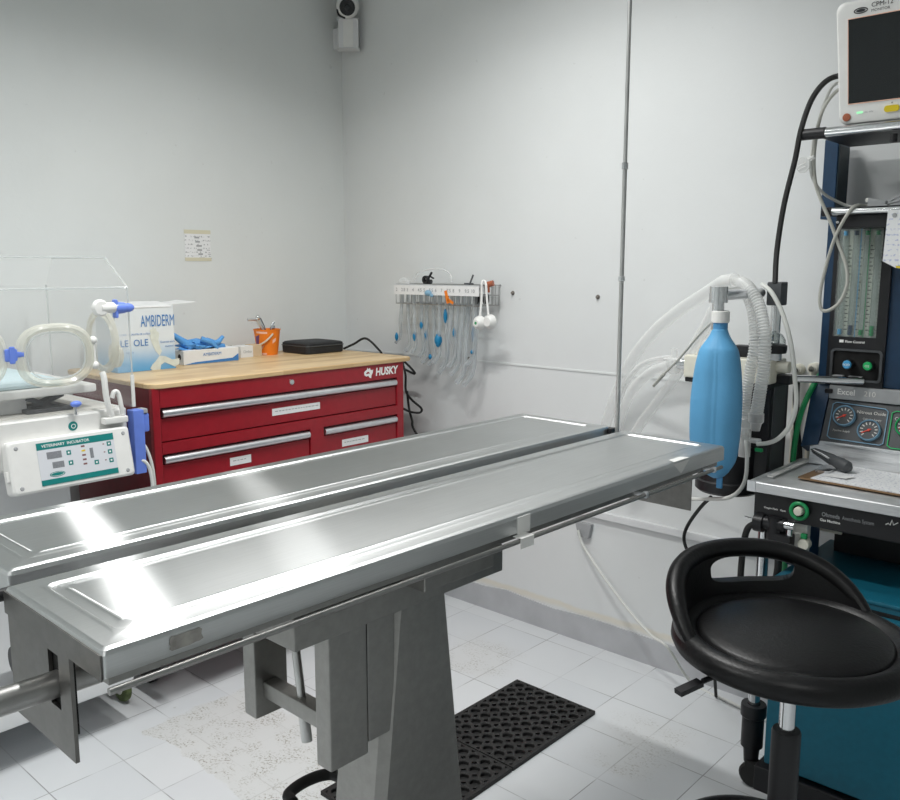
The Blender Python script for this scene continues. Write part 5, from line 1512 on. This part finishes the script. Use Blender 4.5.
# ------------------------------------------------------------------ corrugated and smooth hoses
def corrugated(name, pts, r_, label, pitch=.0085):
    P = spline(pts, 24); D = [0]
    for a_, b2_ in zip(P, P[1:]): D.append(D[-1] + (b2_ - a_).length)
    n = int(D[-1] / pitch * 4); Q = []; R = []; j = 0
    for i in range(n + 1):
        d = D[-1] * i / n
        while j < len(D) - 2 and D[j + 1] < d: j += 1
        f = (d - D[j]) / max(1e-9, D[j + 1] - D[j]); Q.append(P[j].lerp(P[j + 1], f))
        R.append(r_ * (1, .92, .80, .92)[i % 4])
    return tag(MB().tube(Q, R, 14, False).build(name, 'hose_plastic', angle=80), label, 'hose', 'breathing hoses')


h0 = AYc - .09
corrugated('breathing_hose', [AY(722, 281, h0 + .16), AY(735, 281, h0 + .08), AY(748, 287, h0 + .0), AY(759, 306, h0 - .03), AY(764.5, 335, h0 - .05), AY(764, 365, h0 - .05), AY(760, 392, h0 - .04), AY(756.5, 414, h0 - .02)], .0185, 'white corrugated hose arching over the bag tee, nearest of the two')
corrugated('breathing_hose', [AY(724, 283, h0 + .20), AY(737, 286, h0 + .12), AY(748, 296, h0 + .05), AY(754, 318, h0 + .02), AY(755, 345, h0 + .0), AY(750, 372, h0 + .0), AY(746, 395, h0 + .01), AY(744, 418, h0 + .02)], .0175, 'white corrugated hose mostly hidden behind the outer corrugated hose')
for (u, v, yy), lb in (((756, 419, h0 - .02), 'clear plastic connector ending the outer corrugated hose'), ((744, 424, h0 + .02), 'clear plastic connector ending the hidden corrugated hose')):
    q = AY(u, v, yy)
    tag(MB().lathe([(.019, .02), (.022, .016), (.022, -.008), (.016, -.014), (.012, -.034), (.010, -.034)], q, 18).build('hose_connector', 'hose_clear'), lb, 'connector')
sy2 = 2.46


def clear_hose(pts, r_, label, m_='hose_clear'):
    return tag(MB().tube(spline(pts, 8), r_, 14, False).build('clear_hose', m_), label, 'hose', 'clear hoses on the back wall')


clear_hose([AY(735, 280, sy2 - .04), AY(722, 283, sy2), AY(705, 294, sy2 + .04), AY(680, 310, sy2 + .08), AY(655, 331, sy2 + .14), AY(632, 360, sy2 + .2), AY(616, 395, sy2 + .24), AY(605, 430, sy2 + .27), AY(600, 470, sy2 + .28)], .020, 'clear hose sweeping from hose arch down behind the thin pole')
clear_hose([AY(716, 306, sy2 - .1), AY(706, 326, sy2 - .04), AY(692, 350, sy2 + .02), AY(672, 382, sy2 + .1), AY(655, 405, sy2 + .16), AY(640, 425, sy2 + .2), AY(628, 450, sy2 + .22), AY(620, 480, sy2 + .24)], .017, 'clear hose running straight down behind the chrome tee')
clear_hose([AY(681, 364, AYc - .01), AY(668, 366, AYc), AY(652, 372, AYc + .05), AY(636, 386, AYc + .12), AY(624, 408, AYc + .18), AY(616, 440, AYc + .22), AY(613, 480, AYc + .24)], .017, 'clear hose leaving the chrome inlet port towards the wall')
clear_hose([AY(674, 358, AYc + .02), AY(655, 360, AYc + .06), AY(638, 368, AYc + .12), AY(624, 388, AYc + .2), AY(617, 420, AYc + .25), AY(612, 470, AYc + .27)], .010, 'narrow clear hose beside the inlet port hose')
q = AY(674, 363, AYc - .01)
tag(MB().lathe([(.012, -.05), (.018, -.046), (.022, -.018), (.034, -.002), (.012, .002), (.010, .03), (.006, .03)], q + V((0, 0, .016)), 20).build('hose_funnel', 'hose_clear'), 'clear funnel shaped fitting on the chrome inlet port', 'fitting')
cable('sampling_line', [AY(717, 318, by + .05), AY(700, 334, by + .07), AY(678, 360, by + .1), AY(664, 374, by + .13)], .0035, 'cord_grey', 'thin grey rod line slanting down from the chrome tee', 'line')
tag(MB().tube([AY(664, 374, by + .13), AY(653.5, 386, by + .15)], [.006, .0045], 10).build('line_tip', 'cord_grey'), 'thicker grey tip of the slanting line', 'line')
cable('gas_line', [AY(762, 284, AYc + .0), AY(772, 293, AYc - .02), AY(783, 315, AYc - .03), AY(791, 345, AYc - .05), AY(795, 380, AYc - .06), AY(796, 405, AYc - .07), AY(790, 425, AYc - .07), AY(779, 438, AYc - .08), AY(768, 443, AYc - .085), AY(757, 444, AYc - .085)], .0065, 'cord_white', 'pale tube from riser head curving down to the drain fitting', 'tube')
cable('gas_line', [AY(746, 440, AYc - .09), AY(747, 460, AYc - .1), AY(745, 480, AYc - .11), AY(738, 492, AYc - .11), AY(727, 498, AYc - .09), AY(712, 499, AYc - .05), AY(690, 499, AYc + .05), AY(665, 497, AYc + .2)], .0062, 'cord_white', 'pale tube looping under the black canister', 'tube')
cable('black_cable', [AY(711, 497, AYc - .04), AY(700, 508, AYc - .0), AY(688, 525, AYc + .05), AY(684, 538, AYc + .06), AY(688, 552, AYc + .06), AY(700, 572, AYc + .06), AY(706, 600, AYc + .06), AY(712, 640, AYc + .06), AZ(716, 696, .008)], .0058, 'black_rubber', 'black cord hanging from the canister down to the floor', 'cord')
cable('green_hose', [AY(822, 372, 2.70), AY(812, 388, 2.66), AY(802, 410, 2.62), AY(796, 435, 2.60), AY(793, 460, 2.60), AY(792, 490, 2.60), (-.98, 2.66, .6), (-.98, 2.68, .3), (-.95, 2.70, .012)], .0085, 'green', 'green oxygen hose hanging behind the console cheek', 'hose')
cable('black_hose', [AY(797, 375, 2.66), AY(796, 400, 2.66), AY(797, 430, 2.65), AY(798, 470, 2.65), (-1.0, 2.68, .6), (-.99, 2.71, .3), (-.97, 2.72, .014)], .0105, 'black_rubber', 'black hose hanging straight beside the green hose', 'hose')
for u, v, lb in ((800, 369, 'cream pipe end on wall right of the absorber'), (816, 368, 'brownish pipe end on wall beside the tower')):
    q = AY(u, v, WY)
    o_ = thing('gas_outlet', lb, 'outlet', (q.x, WY, q.z), 'gas outlets behind the machine')
    MB().lathe([(0, -.03), (.014, -.03), (.018, -.026), (.018, 0)], (q.x, WY, q.z), 18, axis='y').build('outlet_collar', 'cream_plastic', o_)
    MB().lathe([(0, -.042), (.009, -.042), (.009, -.03)], (q.x, WY, q.z), 14, axis='y').build('outlet_pin', 'chrome', o_)
    MB().cyl((q.x, WY - .022, q.z - .01), (q.x, WY - .022, q.z - .35), .010, n=12).build('outlet_pipe', 'cream_plastic', o_)

# ------------------------------------------------------------------ stool
S = V((-.531, 1.50, 0)); SZ = .860
so_ = thing('stool', 'black padded stool with low curved backrest beside the machine', 'stool', S)
bdir = math.radians(150)          # where the backrest stands
MB().lathe([(0, SZ + .006), (.05, SZ + .0055), (.10, SZ + .002), (.14, SZ - .003), (.160, SZ - .008), (.167, SZ - .014), (.169, SZ - .022), (.10, SZ - .03), (0, SZ - .03)], S, 64).build('seat_pad', 'black_vinyl', so_, angle=60)
MB().lathe([(.150, SZ - .020), (.166, SZ - .019), (.174, SZ - .012), (.184, SZ - .006), (.196, SZ - .006), (.206, SZ - .012), (.212, SZ - .022), (.213, SZ - .034), (.208, SZ - .045), (.197, SZ - .052), (.17, SZ - .062), (.08, SZ - .066), (0, SZ - .066)], S, 80).build('seat_rim', 'black_vinyl', so_, angle=60)
# backrest: one curved wall with an oval hand hole
NA, NV = 120, 18
span = math.radians(84)
bm_ = MB(); grid = {}


def brz(f, v):
    """f in -1..1 round the seat, v in 0..1 upwards"""
    e = 1 - abs(f) ** 2.6
    e = max(0, e) ** .95
    hgt = .010 + .104 * e
    a_ = bdir + f * span
    lean = .194 + .020 * v * e
    z = SZ - .030 + hgt * v + .01 * (1 - e) * 0
    return S + V((lean * math.cos(a_), lean * math.sin(a_), z))


for i in range(NA + 1):
    for j in range(NV + 1): grid[i, j] = bm_.bm.verts.new(brz(-1 + 2 * i / NA, j / NV))
for i in range(NA):
    for j in range(NV): bm_.bm.faces.new((grid[i, j], grid[i + 1, j], grid[i + 1, j + 1], grid[i, j + 1]))
bk_ = bm_.build('backrest', 'black_vinyl', so_, solid=.026, angle=180)
# cut the oval hand hole through the wall
ct = MB(); hl = []
for rad in (.13, .30):
    L = []
    for f, z in oval(-.15, SZ + .040, .315, .0255, 44, 3.2):
        a_ = bdir + f * span; L.append(S + V((rad * math.cos(a_), rad * math.sin(a_), z)))
    hl.append(L)
cut = ct.loft(hl).build('cutter', 'black_vinyl', None, org=(0, 0, 0), smooth=False)
md = bk_.modifiers.new('hole', 'BOOLEAN'); md.object = cut; md.operation = 'DIFFERENCE'; md.solver = 'EXACT'
md = bk_.modifiers.new('edge', 'BEVEL'); md.width = .007; md.segments = 4; md.limit_method = 'ANGLE'; md.angle_limit = math.radians(50)
bk_.location = S; bk_.parent = None
bpy.context.view_layer.update()
me_ = bpy.data.meshes.new_from_object(bk_.evaluated_get(bpy.context.evaluated_depsgraph_get()))
bk_.modifiers.clear(); bk_.data = me_; bk_.location = (0, 0, 0); bk_.parent = so_
for p_ in me_.polygons: p_.use_smooth = True
me_.set_sharp_from_angle(angle=math.radians(60))
bpy.data.objects.remove(cut)
# rounded roll along the top of the backrest
roll = []; rr_ = []
for i in range(81):
    f = -1 + 2 * i / 80; roll.append(brz(f, 1.0) + V((0, 0, -.006))); rr_.append(.019 - .009 * abs(f) ** 5)
MB().tube(roll, rr_, 16).build('backrest_roll', 'black_vinyl', so_, angle=180)
MB().box(S.x - .09, S.x + .09, S.y - .07, S.y + .07, SZ - .080, SZ - .060, .006).build('seat_plate', 'black_plastic', so_)
MB().cyl((S.x, S.y, .40), (S.x, S.y, SZ - .07), .0143, n=24).build('gas_piston', 'chrome', so_)
MB().lathe([(0, .16), (.026, .16), (.026, .655), (.024, .660), (.0145, .660)], S, 28).build('column_tube', 'black_plastic', so_)
# lever
l0 = AY(702, 682, 1.45); l1 = AY(674, 694, 1.42)
l0 = AZ(703, 681, SZ - .075); l1 = AZ(675, 694, SZ - .085)
dl_ = (l1 - l0).normalized(); sl_ = Z3.cross(dl_).normalized()
MB().cyl((S.x - .05, S.y, SZ - .072), l0, .005, n=8).obox(l0.lerp(l1, .5), dl_, sl_, dl_.cross(sl_), (l1 - l0).length * .8, .018, .009).build('height_lever', 'black_plastic', so_)
# foot ring and five legged base
fz = .415; RC = S + V((-.738, -.674, 0)) * .045
MB().loop([RC + V((.150 * math.cos(t * PI / 32), .150 * math.sin(t * PI / 32), fz)) for t in range(64)], .0125, 12).build('foot_ring', 'black_plastic', so_)
fr_ = MB()
for k in range(3):
    a_ = 2 * PI * k / 3 + .5
    fr_.cyl(S + V((0, 0, fz - .02)), RC + V((.150 * math.cos(a_), .150 * math.sin(a_), fz)), .008, n=8)
fr_.lathe([(.026, fz - .04), (.036, fz - .04), (.036, fz + .0), (.026, fz + .004)], S, 24).build('ring_spider', 'dark_grey', so_)
for k in range(5):
    a_ = 2 * PI * k / 5 + .9; d_ = V((math.cos(a_), math.sin(a_), 0)); s_ = V((-d_.y, d_.x, 0))
    MB().loft([[S + d_ * r_ + s_ * x * w_ + Z3 * z for x, z in ((-1, z0_), (1, z0_), (.7, z1_), (-.7, z1_))] for r_, w_, z0_, z1_ in ((.02, .030, .105, .165), (.14, .024, .085, .125), (.285, .018, .075, .10))]).build('base_leg', 'black_plastic', so_)
    c_ = S + d_ * .275 + V((0, 0, .0))
    MB().tube([c_ + V((0, 0, .03)) - s_ * .022, c_ + V((0, 0, .03)) + s_ * .022], .030, 18).cyl(c_ + V((0, 0, .05)), c_ + V((0, 0, .085)), .007, n=8).build('caster', 'black_rubber', so_)

# ------------------------------------------------------------------ rubber mat with holes
mx0, mx1, my0, my1 = -1.80, -1.465, 1.42, 2.335
MT = .013
mt = thing('rubber_mat', 'black rubber floor mat with rows of round holes beside the pedestal', 'mat', ((mx0 + mx1) / 2, (my0 + my1) / 2, 0))


def holed(y0, y1, ny):
    nx = 7; m = MB(); bx_ = .012
    X0, X1, Y0, Y1 = mx0 + bx_, mx1 - bx_, y0 + .006, y1 - .006
    sx_, sy_ = (X1 - X0) / nx, (Y1 - Y0) / ny; rh = min(sx_, sy_) * .36
    N8 = 12; bm = m.bm
    for i in range(nx):
        for j in range(ny):
            cx_, cy_ = X0 + sx_ * (i + .5), Y0 + sy_ * (j + .5)
            sq = []
            for k in range(N8):
                t = 2 * PI * k / N8; c_, s_ = math.cos(t), math.sin(t); q = max(abs(c_), abs(s_))
                sq.append(V((cx_ + sx_ / 2 * c_ / q, cy_ + sy_ / 2 * s_ / q, MT)))
            L = [sq, [V((cx_ + rh * 1.12 * math.cos(2 * PI * k / N8), cy_ + rh * 1.12 * math.sin(2 * PI * k / N8), MT)) for k in range(N8)],
                 [V((cx_ + rh * math.cos(2 * PI * k / N8), cy_ + rh * math.sin(2 * PI * k / N8), MT - .002)) for k in range(N8)],
                 [V((cx_ + rh * math.cos(2 * PI * k / N8), cy_ + rh * math.sin(2 * PI * k / N8), .0015)) for k in range(N8)]]
            m.loft(L, False, True)
    # border
    for a0, a1, b0, b1 in ((mx0, X0, y0, y1), (X1, mx1, y0, y1), (X0, X1, y0, Y0), (X0, X1, Y1, y1)):
        m.box(a0, a1, b0, b1, 0, MT)
    return m


for a_, b2_, n_ in ((my0, 1.88, 9), (1.885, my1, 9)):
    holed(a_, b2_, n_).build('mat_panel', 'black_rubber', mt, smooth=False)

for o_ in list(bpy.data.objects):
    if '_o' in o_: del o_['_o']
